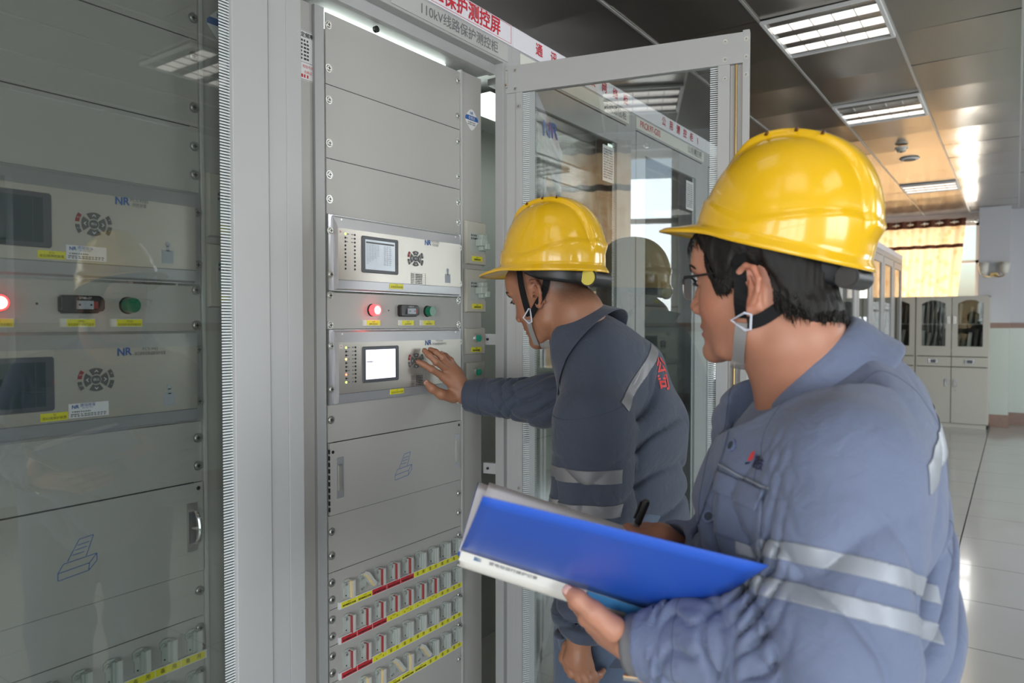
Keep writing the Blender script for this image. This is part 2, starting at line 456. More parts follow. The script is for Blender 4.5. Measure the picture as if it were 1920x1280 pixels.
LINKS = {}
def link_switch(parent, y, z, kind):
    """a small isolating link: backplate, screw post and a folding blade cover"""
    names = {'r': 'red and white link closed upright', 'w': 'plain white spare link', 'c': 'cream and white link closed upright', 'o': 'cream and white link swung open'}
    if kind not in LINKS:
        parts = []
        mb = MB()
        mb.prism([(-.011, -.016), (.006, -.016), (.009, -.010), (.009, .021), (.004, .026), (-.008, .026), (-.014, .021), (-.014, .010), (-.011, .006)], 0, .004, 'linkgrey')
        mb.cyl((-.0085, .016), .0048, .004, .008, 'linkgrey', 12); mb.cyl((-.0085, .016), .0028, .008, .0095, 'steel', 8)
        mb.cyl((-.006, -.012), .0016, .004, .005, 'black', 8)
        parts.append(('link_base', mb))
        mb = MB(); side = {'r': 'linkred', 'w': 'linkgrey', 'c': 'pink', 'o': 'pink'}[kind]
        T = Matrix.Translation((0, .002, .020)) @ Matrix.Rotation(R(38 if kind == 'o' else 0), 4, 'X')
        mb.box((.004, -.0050, -.036), (.012, -.0018, .002), 'linkgrey', T); mb.box((.004, -.0018, -.037), (.0175, .0012, .003), side, T); mb.box((.004, .0012, -.038), (.0185, .0092, .004), 'linkwhite', T)
        if kind == 'o': mb.cyl((-.001, -.010), .002, .004, .007, 'steel', 8); mb.cyl((-.006, -.013), .002, .004, .007, 'steel', 8)
        parts.append(('link_blade', mb))
        mb = MB()
        for _, b in parts:
            off = len(mb.v); mb.v += b.v; mb.f += [tuple(i + off for i in f) for f in b.f]
            mb.m += [mb.mi(b.mats[k]) for k in b.m]
        o = mb.build('link_switch', parent); LINKS[kind] = o.data
    else: o = link(LINKS[kind], 'link_switch', parent)
    o.location = (-.071, y, z)
    return tag(o, names[kind])


def link_panel(t, y0, z0, z1, zl, kinds, strip, y_first=.054, dy=.0503):
    mb = MB(); mb.box((-.0745, y0 + .001, z0 + .0005), (-.071, y0 + .4816, z1 - .0005), 'panel')
    mb.add([(-.0708, y0 + .002, z0 + .0002), (-.0708, y0 + .48, z0 + .0002), (-.0708, y0 + .48, z0 + .0012), (-.0708, y0 + .002, z0 + .0012)], [(0, 1, 2, 3)], 'dark')
    o = mb.build('link_panel', t)
    h = (z1 - z0)
    for z in (z1 - h * .27, z0 + h * .27):
        for y in (.009, .4736): screw('screw', (y0 + y, z), -.071, o)
    for i, k in enumerate(kinds):
        if k == '.': continue
        link_switch(o, y0 + y_first + i * dy, zl - .004, k)
    s = MB(); ys, ye = y0 + .026, y0 + .484
    s.box((-.071, ys, zl - .043), (-.0655, ye, zl - .0265), 'paper')
    for i, c in enumerate(strip):
        a = ys + .006 + i * (ye - ys - .008) / 9; b = a + (ye - ys - .008) / 9 - .0015
        m_ = {'y': 'yellow', 's': 'yellow', 'r': 'red', 'q': 'yellow'}[c]
        s.box((-.0655, a, zl - .0415), (-.0650, b, zl - .028), m_)
        if c == 's':
            put_text(s, '备', .0095, (a + .013, zl - .0348), 'ink', -.0647); put_text(s, '用', .0095, (b - .013, zl - .0348), 'ink', -.0647)
        elif c == 'q':
            put_text(s, '3CLP1', .0045, ((a + b) / 2, zl - .031), 'ink', -.0647); put_text(s, '备', .005, (a + .013, zl - .037), 'ink', -.0647); put_text(s, '用', .005, (b - .013, zl - .037), 'ink', -.0647)
        else:
            put_text(s, '1CLP%d' % (i + 1), .0042, ((a + b) / 2, zl - .0312), 'ink', -.0647)
            put_text(s, '保护跳闸出口压板', .0048, ((a + b) / 2, zl - .0372), 'ink', -.0647, bold=.02, sx=1.08)
    s.build('label_strip', o)
    return o


def printer_icon(mb, c, s, x, m):
    y, z = c
    def ln(pts, r=.0006):
        for a, b in zip(pts, pts[1:]):
            A = Vector((x, y + a[0] * s, z + a[1] * s)); B = Vector((x, y + b[0] * s, z + b[1] * s))
            d = (B - A).normalized(); nn = Vector((0, -d.z, d.y)) * r
            mb.add([A - nn, B - nn, B + nn, A + nn], [(0, 1, 2, 3)], m)
    ln([(-.5, -.5), (.28, -.42), (.3, -.22), (-.5, -.3), (-.5, -.5)]); ln([(-.5, -.3), (-.36, -.08), (.5, .0), (.3, -.22)]); ln([(.28, -.42), (.5, -.2), (.5, 0)])
    ln([(-.26, -.04), (.05, .5), (.42, .54), (.22, .0)]); ln([(.0, .34), (.3, .38)]); ln([(-.06, .22), (.24, .26)]); ln([(-.13, .1), (.17, .13)])


def indicator_panel(t, y0, z0, z1, names, lampon=True, dy=0):
    zc = z0 + .046
    mb = MB(); mb.box((-.0745, y0 + .001, z0 + .001), (-.071, y0 + .4816, z1 - .001), 'panel')
    mb.cyl((y0 + .198, zc), .0022, -.0711, -.0708, 'black', 10)
    p = mb.build('indicator_panel', t)
    for z in (z1 - .008, z0 + .010):
        for y in (.009, .4736): screw('screw', (y0 + y, z), -.071, p)
    Y = (.140, .262, .343)
    b = MB(); b.cyl((y0 + Y[0], zc), .0155, -.071, -.066, 'black', 28, .0145); b.cyl((y0 + Y[0], zc), .0140, -.066, -.051, 'redlamp', 28, .0125); b.cyl((y0 + Y[0], zc), .0100, -.051, -.0485, 'redcore', 24, .008)
    tag(b.build('signal_lamp', p, smooth=True), 'round red signal lamp, glowing')
    b = MB(); b.cyl((y0 + Y[2], zc), .0155, -.071, -.066, 'black', 28, .0145); b.cyl((y0 + Y[2], zc), .0140, -.066, -.050, 'greenlamp', 28, .0130)
    tag(b.build('signal_lamp', p, smooth=True), 'round green signal lamp, unlit')
    b = MB(); yy = y0 + Y[1]
    b.prism([(yy - .034, zc - .011), (yy - .030, zc - .015), (yy + .024, zc - .015), (yy + .028, zc - .012), (yy + .033, zc - .011), (yy + .036, zc - .007), (yy + .036, zc + .007), (yy + .033, zc + .012), (yy + .028, zc + .015), (yy - .030, zc + .015), (yy - .034, zc + .011)], -.071, -.057, 'black')
    sw = b.build('selector_switch', p, bevel=.002)
    b = MB(); b.box((-.057, yy - .010, zc - .008), (-.050, yy + .014, zc + .006), 'port'); b.box((-.057, yy + .014, zc - .007), (-.052, yy + .022, zc + .005), 'linkred')
    b.cyl((yy - .008, zc - .001), .0018, -.050, -.0495, 'black', 8); b.cyl((yy + .010, zc - .001), .0018, -.050, -.0495, 'black', 8); b.build('plug_bridge', sw)
    b = MB(); put_text(b, 'DNBS-2T', .005, (yy + .004, zc + .0105), 'paper', -.0567); b.build('lettering', sw)
    for i, y in enumerate(Y):
        b = MB(); yl = y0 + y
        b.box((-.071, yl - .031, zc - .038), (-.0655, yl + .023, zc - .024), 'cream'); b.box((-.0655, yl - .022, zc - .037), (-.065, yl + .0225, zc - .025), 'yellow')
        put_text(b, names[i][0], .0048, (yl, zc - .0285), 'ink', -.0647); put_text(b, names[i][1], .0048, (yl, zc - .0342), 'ink', -.0647, sx=.86)
        b.build('yellow_label', p)
    return p


def printer_door(t, y0, z0, z1, icon, handles, shut=True):
    mb = MB(); mb.box((-.0745, y0 + .003, z0 + .001), (-.068, y0 + .4816, z1 - .001), 'panel')
    if handles == 'slots':
        for i in range(10):
            z = z0 + .01 + i * (z1 - z0 - .02) / 10; mb.box((-.071, y0 + .0005, z), (-.0668, y0 + .0026, z + .010), 'black')
    mb.cyl((y0 + (.472 if handles != 'slots' else .472), z1 - .012), .004, -.068, -.0672, 'black', 10)
    if handles == 'slots': mb.cyl((y0 + .012, z1 - .022), .004, -.068, -.0672, 'black', 10)
    o = mb.build('printer_door', t)
    ic = MB(); printer_icon(ic, icon, .062, -.0676, 'blueink'); ic.build('printer_symbol', o)
    def handle(y, zc, hh, open_, mm):
        b = MB(); b.box((-.068, y - .0105, zc - hh), (-.0665, y + .0105, zc + hh), 'alu2' if not open_ else 'steel')
        b.box((-.0665, y - .007, zc - hh * .66), (-.0662, y + .007, zc + hh * .66), 'dark' if open_ else 'steel')
        b.box((-.0662, y - .006, zc - .62 * hh), (-.0645, y + .004, zc + .62 * hh), mm)
        h = b.build('recessed_handle', o, bevel=.0006)
        if open_:
            b = MB(); pts = [(-.066 + .020 * math.cos(R(a)), y + .004 + .0 * a, zc + hh * .66 * math.sin(R(a))) for a in range(-88, 89, 11)]
            b.tube(pts, .0045, 'chrome', 8, flat=1.0); b.tube([(-.066, y, zc), (-.048, y + .003, zc)], .004, 'chrome', 8); b.build('pull_ring', h, smooth=True)
    if handles == 'slots':
        handle(y0 + .033, (z0 + z1) / 2, .048, False, 'alu'); handle(y0 + .463, (z0 + z1) / 2, .048, False, 'alu')
    else: handle(y0 + .458, (z0 + z1) / 2 + .002, .047, True, 'dark')
    return o


def frit_comb(mb, y0, y1, z0, z1, x, T=None, step=.0056, duty=.55):
    z = z0
    while z < z1:
        mb.add([(T @ Vector((x, y0, z)) if T else (x, y0, z)), (T @ Vector((x, y1, z)) if T else (x, y1, z)),
                (T @ Vector((x, y1, z + step * duty)) if T else (x, y1, z + step * duty)), (T @ Vector((x, y0, z + step * duty)) if T else (x, y0, z + step * duty))], [(0, 1, 2, 3)], 'frit')
        z += step


ZT = 2.13  # door top
def glass_door(t, y0, y1, handle=True, detail=True, logo=False, paper=False):
    """closed glazed door, hinge side at y1"""
    mb = MB(); s = .080
    mb.box((-.016, y0, .07), (.004, y0 + s, ZT), 'paint2'); mb.box((-.016, y1 - s, .07), (.004, y1, ZT), 'paint2')
    mb.box((-.016, y0 + s, ZT - .08), (.004, y1 - s, ZT), 'paint2'); mb.box((-.016, y0 + s, .07), (.004, y1 - s, .17), 'paint2')
    d = mb.build('door', t, bevel=.0015)
    g = MB(); g.box((-.010, y0 + s - .004, .166), (-.006, y1 - s + .004, ZT - .076), 'glass')
    go = g.build('door_glass', d)
    if detail:
        for ya in (y1 - s - .022, y0 + s):
            f = MB(); frit_comb(f, ya, ya + .022, .17, ZT - .08, -.0055); tag(f.build('glass_edge_print', d), 'pale comb of printed lines along the glass edge')
    else:
        f = MB(); f.box((-.0058, y1 - s - .018, .17), (-.0052, y1 - s, ZT - .08), 'frit2'); f.build('glass_edge_print', d); f = MB(); f.box((-.0058, y0 + s, .17), (-.0052, y0 + s + .018, ZT - .08), 'frit2'); f.build('glass_edge_print', d)
    h = MB(); h.box((.004, y0 + .022, 1.02), (.010, y0 + .050, 1.20), 'dark'); h.box((.010, y0 + .028, 1.035), (.020, y0 + .044, 1.15), 'chrome'); h.build('door_handle', d, bevel=.002)
    if logo:
        l = MB(); nr_logo(l, (y0 + s + .055, 2.0), .05, -.0045); tag(l.build('logo', d), 'blue maker logo on the glass')
    if paper:
        l = MB(); yy = y1 - s - .098; l.box((-.0052, yy, 1.90), (-.0048, yy + .088, 2.03), 'paper'); scribble(l, yy + .008, 1.91, yy + .08, 2.02, 'greyink', -.0046, 6, 12, 3)
        tag(l.build('paper_note', d), 'white printed sheet taped to the glass')
    return d


M['frit2'] = mat('glass_print_plain', (.5, .53, .53), .5, alpha=.6)


def carcass(t, frontpost=(.040, .043), sign=None, signtext=None, plate=None, plate2=None, bolts=True):
    a, b = frontpost
    mb = MB()
    mb.box((-.03, 0, .0), (0, a, 2.195), 'paint2'); mb.box((-.03, .8 - b, .0), (0, .8, 2.195), 'paint2')
    mb.box((-.60, 0, 0), (-.56, .03, 2.195), 'paint2'); mb.box((-.60, .77, 0), (-.56, .8, 2.195), 'paint2')
    mb.box((-.03, a, 2.137), (0, .8 - b, 2.195), 'paint2'); mb.box((-.05, a, 2.108), (-.03, .8 - b, 2.150), 'paint2')
    mb.box((-.6, 0, 2.180), (-.03, .8, 2.195), 'paint2'); mb.box((-.6, 0, 0), (0, .8, .06), 'paint2')
    mb.build('cabinet_frame', t, bevel=.0012)
    mb = MB(); mb.box((-.60, .03, .06), (-.59, .77, 2.18), 'inner'); mb.build('back_panel', t)
    mb = MB(); mb.box((-.025, 0.001, 2.195), (.004, .799, 2.255), 'white' if sign != 'grey' else 'cream'); sb = mb.build('sign_board', t, bevel=.002)
    if bolts:
        for y in (.2, .6):
            mb = MB(); mb.box((-.06, y - .015, 2.195), (-.03, y + .015, 2.275), 'paint2'); mb.build('lifting_lug', t, bevel=.002)
    if signtext:
        mb = MB()
        for body, y, z, sz, m_, bo in signtext: put_text(mb, body, sz, (y, z), m_, .0048, bold=bo)
        if sign == 'border':
            for z in (2.199, 2.2505): mb.box((.0044, .01, z), (.0047, .790, z + .001), 'redink')
            mb.box((.0044, .789, 2.199), (.0047, .790, 2.2515), 'redink')
        mb.build('lettering', sb)
    if plate or plate2:
        mb = MB(); mb.box((0, .30 if not plate2 else .04, 2.143), (.003, .775, 2.188), 'cream' if sign != 'border' else 'paint')
        pl = mb.build('nameplate', t)
        mb = MB()
        for body, y, z, sz, m_ in (plate or []): put_text(mb, body, sz, (y, z), m_, .0034, res=3, bold=.006)
        mb.build('lettering', pl)


def rack(t, ry):
    """19 inch rack uprights and the side filler strips, ry = left end of the panels"""
    mb = MB()
    mb.box((-.085, .045, .08), (-.080, ry - .030, 2.10), 'panel'); mb.box((-.085, ry - .030, .08), (-.071, ry - .003, 2.10), 'paint2'); mb.box((-.5, .045, .08), (-.49, .05, 2.1), 'inner')
    mb.build('left_filler_strip', t, bevel=.001)
    mb = MB(); mb.box((-.085, ry + .4846, .08), (-.068, ry + .492, 2.10), 'paint'); mb.box((-.085, ry + .492, .08), (-.0725, ry + .583, 2.10), 'panel')
    o = mb.build('right_filler_strip', t, bevel=.001)
    mb = MB(); mb.box((-.45, ry - .01, 2.118), (-.1, ry + .49, 2.13), 'paint2'); mb.box((-.12, .04, 2.115), (-.05, .76, 2.135), 'paint2'); mb.build('rack_top', t)
    return o


def thing_cab(label, y): return thing('control_cabinet', label, 'cabinet', (0, y, 0))


# --- cabinet 2 : door open, two relays
c2 = thing_cab('open grey control cabinet headed 102保护测控屏, its lit panels touched by a man', .943)
carcass(c2, (.038, .043), 'border', [('龙高线102保护测控屏', .50, 2.2245, .0500, 'redink', .018)], [('110kV线路保护测控柜', .562, 2.166, .0345, 'greyink')])
ry = .162
strip2 = rack(c2, ry)
for z0, z1, sc in ((1.930, 2.093, (2.065, 1.967)), (1.762, 1.930, (1.895, 1.797)), (1.6345, 1.762, (1.725, 1.669)), (1.107, 1.195, (1.160,)), (.803, .937, (.899, .843)), (.08, .455, (.42, .3, .2, .12))):
    blank_panel(c2, ry, z0, z1, sc)
indicator_panel(c2, ry, 1.370, 1.456, [('2-1D', '跳闸位置监视灯'), ('2-1K', '远方就地把手'), ('2-1L', '合闸位置指示')])
printer_door(c2, ry, .937, 1.107, (ry + .246, 1.014), 'slots')
link_panel(c2, ry, .716, .803, .754, 'corrrwwww', 'yyrrrssss')
link_panel(c2, ry, .630, .716, .671, 'rrrrrrrww', 'rrrqqqqss')
link_panel(c2, ry, .543, .630, .586, 'rrrwwwwww', 'rrqssssss')
link_panel(c2, ry, .455, .543, .500, '.ccocowww', 'yyyyyysss')
mb = MB(); mb.box((-.16, ry + .02, 2.098), (-.10, ry + .455, 2.112), 'strip'); tag(mb.build('cabinet_lamp', c2), 'glowing lamp behind the top slot')
mb = MB(); mb.cyl((.32, 2.104), .008, -.074, -.066, 'black', 10); mb.build('lamp_bolt', c2)
mb = MB(); mb.box((-.0497, .145, 2.120), (-.0492, .175, 2.134), 'yellow'); put_text(mb, '⚡', .012, (.16, 2.127), 'ink', -.0488); mb.build('warning_label', c2)
# rating sticker on the left strip, diamond seal, boxes on the right strip
mb = MB(); mb.box((-.080, .060, 1.925), (-.0797, .146, 2.035), 'paper')
for y0_, y1_, z0_, z1_ in ((.061, .145, 1.926, 1.9268), (.061, .145, 2.0332, 2.034), (.144, .1448, 1.926, 2.034), (.061, .145, 1.964, 1.9648)): mb.box((-.0797, y0_, z0_), (-.0795, y1_, z1_), 'ink')
put_text(mb, '额定频率', .012, (.112, 2.024), 'ink', -.0794, bold=.02); scribble(mb, .066, 1.968, .125, 2.016, 'ink', -.0794, 7, 6, 3)
put_text(mb, '检验员', .008, (.082, 1.955), 'ink', -.0794); put_text(mb, '检验专用', .0075, (.120, 1.955), 'redink', -.0794); put_text(mb, '合格证', .0075, (.120, 1.943), 'redink', -.0794); scribble(mb, .066, 1.928, .125, 1.940, 'redink', -.0794, 7, 1, 3)
mb.build('rating_label', c2)
mb = MB(); dm = [(.700 + a * .030, 1.972 + b * .030) for a, b in ((0, 1), (.35, .85), (1, .15), (1, -.1), (.35, -.85), (0, -1.05), (-.35, -.85), (-1, -.1), (-1, .15), (-.35, .85))]
mb.prism(dm, -.0725, -.0722, 'paper'); nr_logo(mb, (.692, 1.990), .008, -.072)
mb.add([(-.072, .700 + a * .030, 1.972 + b * .030) for a, b in ((-1, -.1), (1, -.1), (1, .15), (.8, .36), (-.8, .36), (-1, .15))], [(0, 1, 2, 3, 4, 5)], 'blueink')
put_text(mb, '合格证', .010, (.700, 1.9755), 'paper', -.0717); scribble(mb, .682, 1.955, .718, 1.966, 'greyink', -.0719, 6, 2, 1)
mb.build('seal_sticker', strip2)
for k, (zt, zb) in enumerate(((1.679, 1.553), (1.541, 1.415))):
    mb = MB(); mb.frust((-.0725, .664, zb), (0, .756, zt), (.003, .003, .003, .003), .010, 'beige'); bx = mb.build('breaker_box', strip2)
    mb = MB(); mb.box((-.0625, .680, zt - .091), (-.0615, .748, zt - .034), 'linkgrey'); mb.box((-.0625, .747, zt - .091), (-.060, .7485, zt - .034), 'chrome'); scribble(mb, .683, zt - .055, .712, zt - .037, 'ink', -.0612, 4, 2, 4); mb.build('breaker_window', bx)
    mb = MB(); zc = zt - .062; mb.box((-.0615, .715, zc - .022), (-.045, .740, zc + .024), 'toggle'); mb.box((-.0615, .702, zc - .010), (-.038, .732, zc + .010), 'toggle'); mb.box((-.045, .722, zc - .019), (-.036, .742, zc - .002), 'toggle')
    mb.build('breaker_toggle', bx, bevel=.002)
    mb = MB(); mb.box((-.0625, .688, zb + .011), (-.0615, .736, zb + .025), 'yellow'); put_text(mb, 'ZKK%d' % (k + 1), .005, (.712, zb + .0215), 'ink', -.0612); put_text(mb, '交流电压空开', .0055, (.712, zb + .0155), 'ink', -.0612, bold=.02); mb.build('yellow_label', bx)
for k, (zt, zb) in enumerate(((1.370, 1.293), (1.271, 1.196))):
    mb = MB(); mb.frust((-.0725, .664, zb), (0, .756, zt), (.002, .002, .002, .002), .006, 'beige'); bx = mb.build('push_button_plate', strip2)
    mb = MB(); mb.cyl((.712, zt - .030), .0135, -.0665, -.058, 'chrome', 24, .0115); mb.cyl((.712, zt - .030), .0098, -.058, -.053, 'greenbtn', 24); tag(mb.build('push_button', bx, smooth=True), 'green push button with a chrome collar')
    mb = MB(); mb.box((-.0665, .688, zb + .007), (-.0655, .736, zb + .021), 'yellow'); put_text(mb, '%dFA' % (k + 1), .005, (.712, zb + .0175), 'ink', -.0652); put_text(mb, '信号复归按钮', .0055, (.712, zb + .0115), 'ink', -.0652, bold=.02); mb.build('yellow_label', bx)
# inner uprights seen past the strip
mb = MB(); mb.box((-.14, .775, .08), (-.115, .795, 2.1), 'paint2')
for z in (.60, .90, 1.30, 1.62, 1.90): mb.box((-.5, .775, z), (-.115, .795, z + .035), 'paint2')
mb.build('inner_upright', c2)
# the open door
HX, HY = -.030, 1.706 - .943
td = Matrix.Translation((HX, HY, 0)) @ Matrix.Rotation(R(12.75 - 90), 4, 'Z')
# local door frame: x = thickness axis (towards camera), y = width
mb = MB(); W2 = .705; X = 0
def db(a, b, m_): mb.box(a, b, m_, td)
db((-.020, .0, .07), (0, .012, ZT), 'paint2'); db((-.020, .012, .07), (-.004, .061, ZT), 'paint2'); db((-.020, .061, .07), (-.001, .081, ZT), 'paint2')
db((-.020, .627, .07), (-.001, .657, ZT), 'paint2'); db((-.020, .657, .07), (-.012, .690, ZT), 'panel'); db((-.026, .688, .07), (0, W2, ZT + .004), 'paint2')
db((-.020, .012, ZT - .079), (.001, .690, ZT - .001), 'paint2'); db((-.020, .012, .07), (.001, .690, .17), 'paint2')
door = mb.build('door', c2, bevel=.001)
tag(door, 'glazed door swung wide open')
mb = MB(); mb.box((-.012, .078, .168), (-.008, .630, ZT - .077), 'glassd', td); mb.build('door_glass', door)
mb = MB(); frit_comb(mb, .607, .627, .17, ZT - .08, -.0075, td); mb.build('glass_edge_print', door)
mb = MB(); frit_comb(mb, .081, .101, .17, ZT - .08, -.0075, td); mb.box((-.0079, .1008, .17), (-.0076, .118, ZT - .08), 'frit2', td); mb.build('glass_edge_print', door)
mb = MB(); mb.tube([td @ Vector((-.006, .672, .2)), td @ Vector((-.006, .672, ZT - .08))], .0035, 'brass', 8); tag(mb.build('latch_rod', door, smooth=True), 'brass latch rod')
mb = MB(); mb.box((-.001, .0155, ZT - .064), (.0018, .036, ZT - .012), 'dark', td); mb.box((.0015, .019, ZT - .062), (.0022, .036, ZT - .014), 'panel', td)
mb.tube([td @ Vector((.003, .020, ZT - .055)), td @ Vector((.003, .033, ZT - .055))], .0035, 'brass', 8); mb.build('hinge_pin', door)
for y, z in ((.006, ZT - .02), (.006, ZT - .072), (.006, ZT - .12), (.060, ZT - .015), (.060, ZT - .068), (.070, ZT - .12), (.645, ZT - .02), (.645, ZT - .065), (.645, ZT - .115), (.697, ZT - .02), (.697, ZT - .065), (.697, ZT - .11), (.006, 1.375), (.645, 1.0), (.645, .7), (.07, .9)):
    T_ = td @ Matrix.Translation((.0005, y, z)); o = link(SCREW['screw'], 'screw', door); o.matrix_local = T_ @ Matrix.Scale(.62, 4)
for z in (1.32, .935):
    mb = MB(); mb.box((-.020, -.045, z), (-.004, .0, z + .032), 'paint2', td); mb.cyl((-.03, z + .016), .004, -.004, .0, 'black', 8, T=td); mb.build('hinge_bracket', door)

relay((-.071, .943 + ry, 1.4585), 'silver relay with dim grey screen, above the red lamp in the open cabinet', 'PCS-9705', '测控装置', ('2-1n', '龙高线测控装置'), False, {(0, 0): 'ledg'}, 'lcdoff', rows=3)
relay((-.071, .943 + ry, 1.1935), 'silver relay with bright white screen, touched by the outstretched hand', 'PCS-943', '高压输电线路成套保护装置', ('1n', '龙高线保护装置'), True,
      {(0, 0): 'ledg', (0, 3): 'ledo', (0, 7): 'ledr', (0, 9): 'ledg'}, 'lcdon', rows=10)

# --- cabinet 1 : closed glass door, left edge of the picture
c1 = thing_cab('closed grey control cabinet with glass door at the left edge', .143)
carcass(c1, (.040, .043), 'border', [('龙石线101保护测控屏', .44, 2.2245, .0505, 'redink', .022)], [('110kV线路保护测控柜', .562, 2.166, .0345, 'greyink')])
ry = .167
strip1 = rack(c1, ry)
for z0, z1, sc in ((1.927, 2.093, (2.065, 1.967)), (1.760, 1.927, (1.894, 1.797)), (1.6345, 1.760, (1.723, 1.669)), (1.077, 1.195, (1.162, 1.108)), (.813, .902, (.863,)), (.08, .64, (.6, .5, .4, .3, .2, .12))):
    blank_panel(c1, ry, z0, z1, sc)
indicator_panel(c1, ry, 1.370, 1.456, [('2-1D', '龙石线开关合位监视灯'), ('1FD', '龙石线开关手动气压把'), ('1YLD', '龙石线开关分位指示灯')])
printer_door(c1, ry, .902, 1.077, (ry + .252, .988), 'ring')
link_panel(c1, ry, .727, .813, .772, 'wwwwwwwww', 'sssssssss')
link_panel(c1, ry, .640, .727, .690, 'wwwwwwwww', 'sssssssss')
mb = MB(); dm2 = [(q[0], q[1] + .0) for q in dm]; mb.prism(dm2, -.0725, -.0722, 'paper'); nr_logo(mb, (.692, 1.990), .008, -.072)
mb.add([(-.072, .700 + a * .030, 1.972 + b * .030) for a, b in ((-1, -.1), (1, -.1), (1, .15), (.8, .36), (-.8, .36), (-1, .15))], [(0, 1, 2, 3, 4, 5)], 'blueink'); mb.build('seal_sticker', strip1)
for k, (zt, zb) in enumerate(((1.679, 1.553), (1.541, 1.415))):
    mb = MB(); mb.frust((-.0725, .664, zb), (0, .756, zt), (.003, .003, .003, .003), .010, 'beige'); bx = mb.build('breaker_box', strip1)
    mb = MB(); mb.box((-.0625, .680, zt - .091), (-.0615, .748, zt - .034), 'linkgrey'); scribble(mb, .683, zt - .055, .712, zt - .037, 'ink', -.0612, 4, 2, 4); mb.build('breaker_window', bx)
    mb = MB(); mb.box((-.0625, .688, zb + .011), (-.0615, .736, zb + .025), 'yellow'); put_text(mb, '1ZKK', .007, (.712, zb + .018), 'ink', -.0612); mb.build('yellow_label', bx)
glass_door(c1, .040, .754)
relay((-.071, .143 + ry, 1.4585), 'silver relay with dark screen behind the left glass door, above the red lamp', 'PCS-9705', '测控装置', ('2-1n', '龙石线测控装置'), False, {}, 'lcddark', True)
relay((-.071, .143 + ry, 1.1955), 'silver relay with dark screen behind the left glass door, below the red lamp', 'PCS-943', '高压输电线路成套保护装置', ('1n', '龙石线保护装置'), True, {}, 'lcddark', True)

# --- the row going on behind the open door
rowtxt = [('通讯设备及网络柜', '远动通信柜', None), ('公用测控柜1', '公用测控柜', 'PRCK97-G02')]
ORD = ['closed glass-doored control cabinet directly behind the open door, next to the open cabinet', 'closed glass-doored control cabinet seen through the right half of the open door']
NTH = ['third', 'fourth', 'fifth', 'sixth', 'seventh', 'eighth', 'ninth', 'tenth', 'eleventh']
firstfar = None
for i in range(11):
    y = 1.743 + .8 * i
    if i < 2:
        c = thing_cab('grey ' + ORD[i], y); CUR = ORD[i]
        big, small, code = rowtxt[i]
        st = []; n_ = len(big)
        for j, chh in enumerate(big): st.append((chh, .14 + j * (.60 / (n_ - 1)) if i == 0 else .30 + j * .078, 2.225, .040, 'redink', .015))
        pl = [(small, .66, 2.166, .036, 'greyink')]
        if code: pl.append((code, .17, 2.166, .036, 'redink'))
        carcass(c, (.04, .043), 'plain', st, pl, plate2=True)
        rack(c, .162)
        for z0, z1, sc in ((1.75, 2.093, ()), (1.6345, 1.75, ()), (1.370, 1.456, ()), (1.0, 1.195, ()), (.7, 1.0, ()), (.08, .7, ())): blank_panel(c, .162, z0, z1, sc)
        mb = MB(); mb.box((-.30, .08, 2.10), (-.14, .70, 2.112), 'strip'); tag(mb.build('cabinet_lamp', c), 'glowing lamp inside the cabinet top')
        glass_door(c, .040, .754, logo=(i == 0), paper=True)
        for zz, nm in ((1.4585, 'upper'), (1.1955, 'lower')):
            r_ = relay((-.071, y + .162, zz), '%s silver relay with dark screen inside the %s closed cabinet behind the open door' % (nm, ('first', 'second')[i]), 'PCS-9705', '测控装置', ('n', '测控装置'), False, {}, 'lcddark')
    else:
        lab = 'glass-doored control cabinet behind the men, %s in line from the open cabinet' % NTH[i - 2]
        if i == 10: lab = 'last glass-doored control cabinet of the far row, nearest the orange curtain'
        if firstfar is None:
            c = thing_cab(lab, y); carcass(c, (.04, .043), 'plain', None, None)
            mb = MB(); mb.box((-.075, .05, .08), (-.071, .75, 2.1), 'panel'); mb.build('blank_panel', c)
            glass_door(c, .040, .754, detail=False); firstfar = c
        else:
            c = copytree(firstfar, None, (0, y, 0)); c['label'] = lab
    c['group'] = 'closed control cabinets in one row'
mb = MB(); mb.box((-.6, .8, 0), (0, .815, 2.2), 'paint2'); mb.build('side_panel', c)

# ------------------------------------------------------------------ room
M['wallp'] = mat('wall_plaster', (.62, .63, .66), .7, bump=.2, bscale=60)
M['tileg'] = mat('pale_green_wall_tile', (.50, .56, .50), .18)
M['tileb'] = mat('brown_tile', (.26, .16, .12), .3, var=.2, vscale=20)
M['floor'] = mat('cream_floor_tile', (.52, .515, .485), .16, var=.05, vscale=3, bump=.05, bscale=30, coat=.3)
M['gap'] = mat('floor_joint', (.05, .045, .04), .8)
M['ceil'] = mat('brushed_aluminium_ceiling', (.52, .485, .43), .20, metal=.92, bump=.05, bscale=400)
M['ceilgap'] = mat('ceiling_joint', (.06, .06, .06), .6)
M['runner'] = mat('ceiling_runner', (.62, .61, .58), .3, metal=.5)
M['winframe'] = mat('window_frame_white', (.72, .72, .70), .4)
M['file'] = mat('file_cabinet_cream', (.55, .53, .465), .45)
M['filein'] = mat('file_cabinet_inside', (.26, .22, .18), .6)
M['curb'] = mat('curtain_brown', (.16, .045, .02), .7, bump=.2, bscale=500)


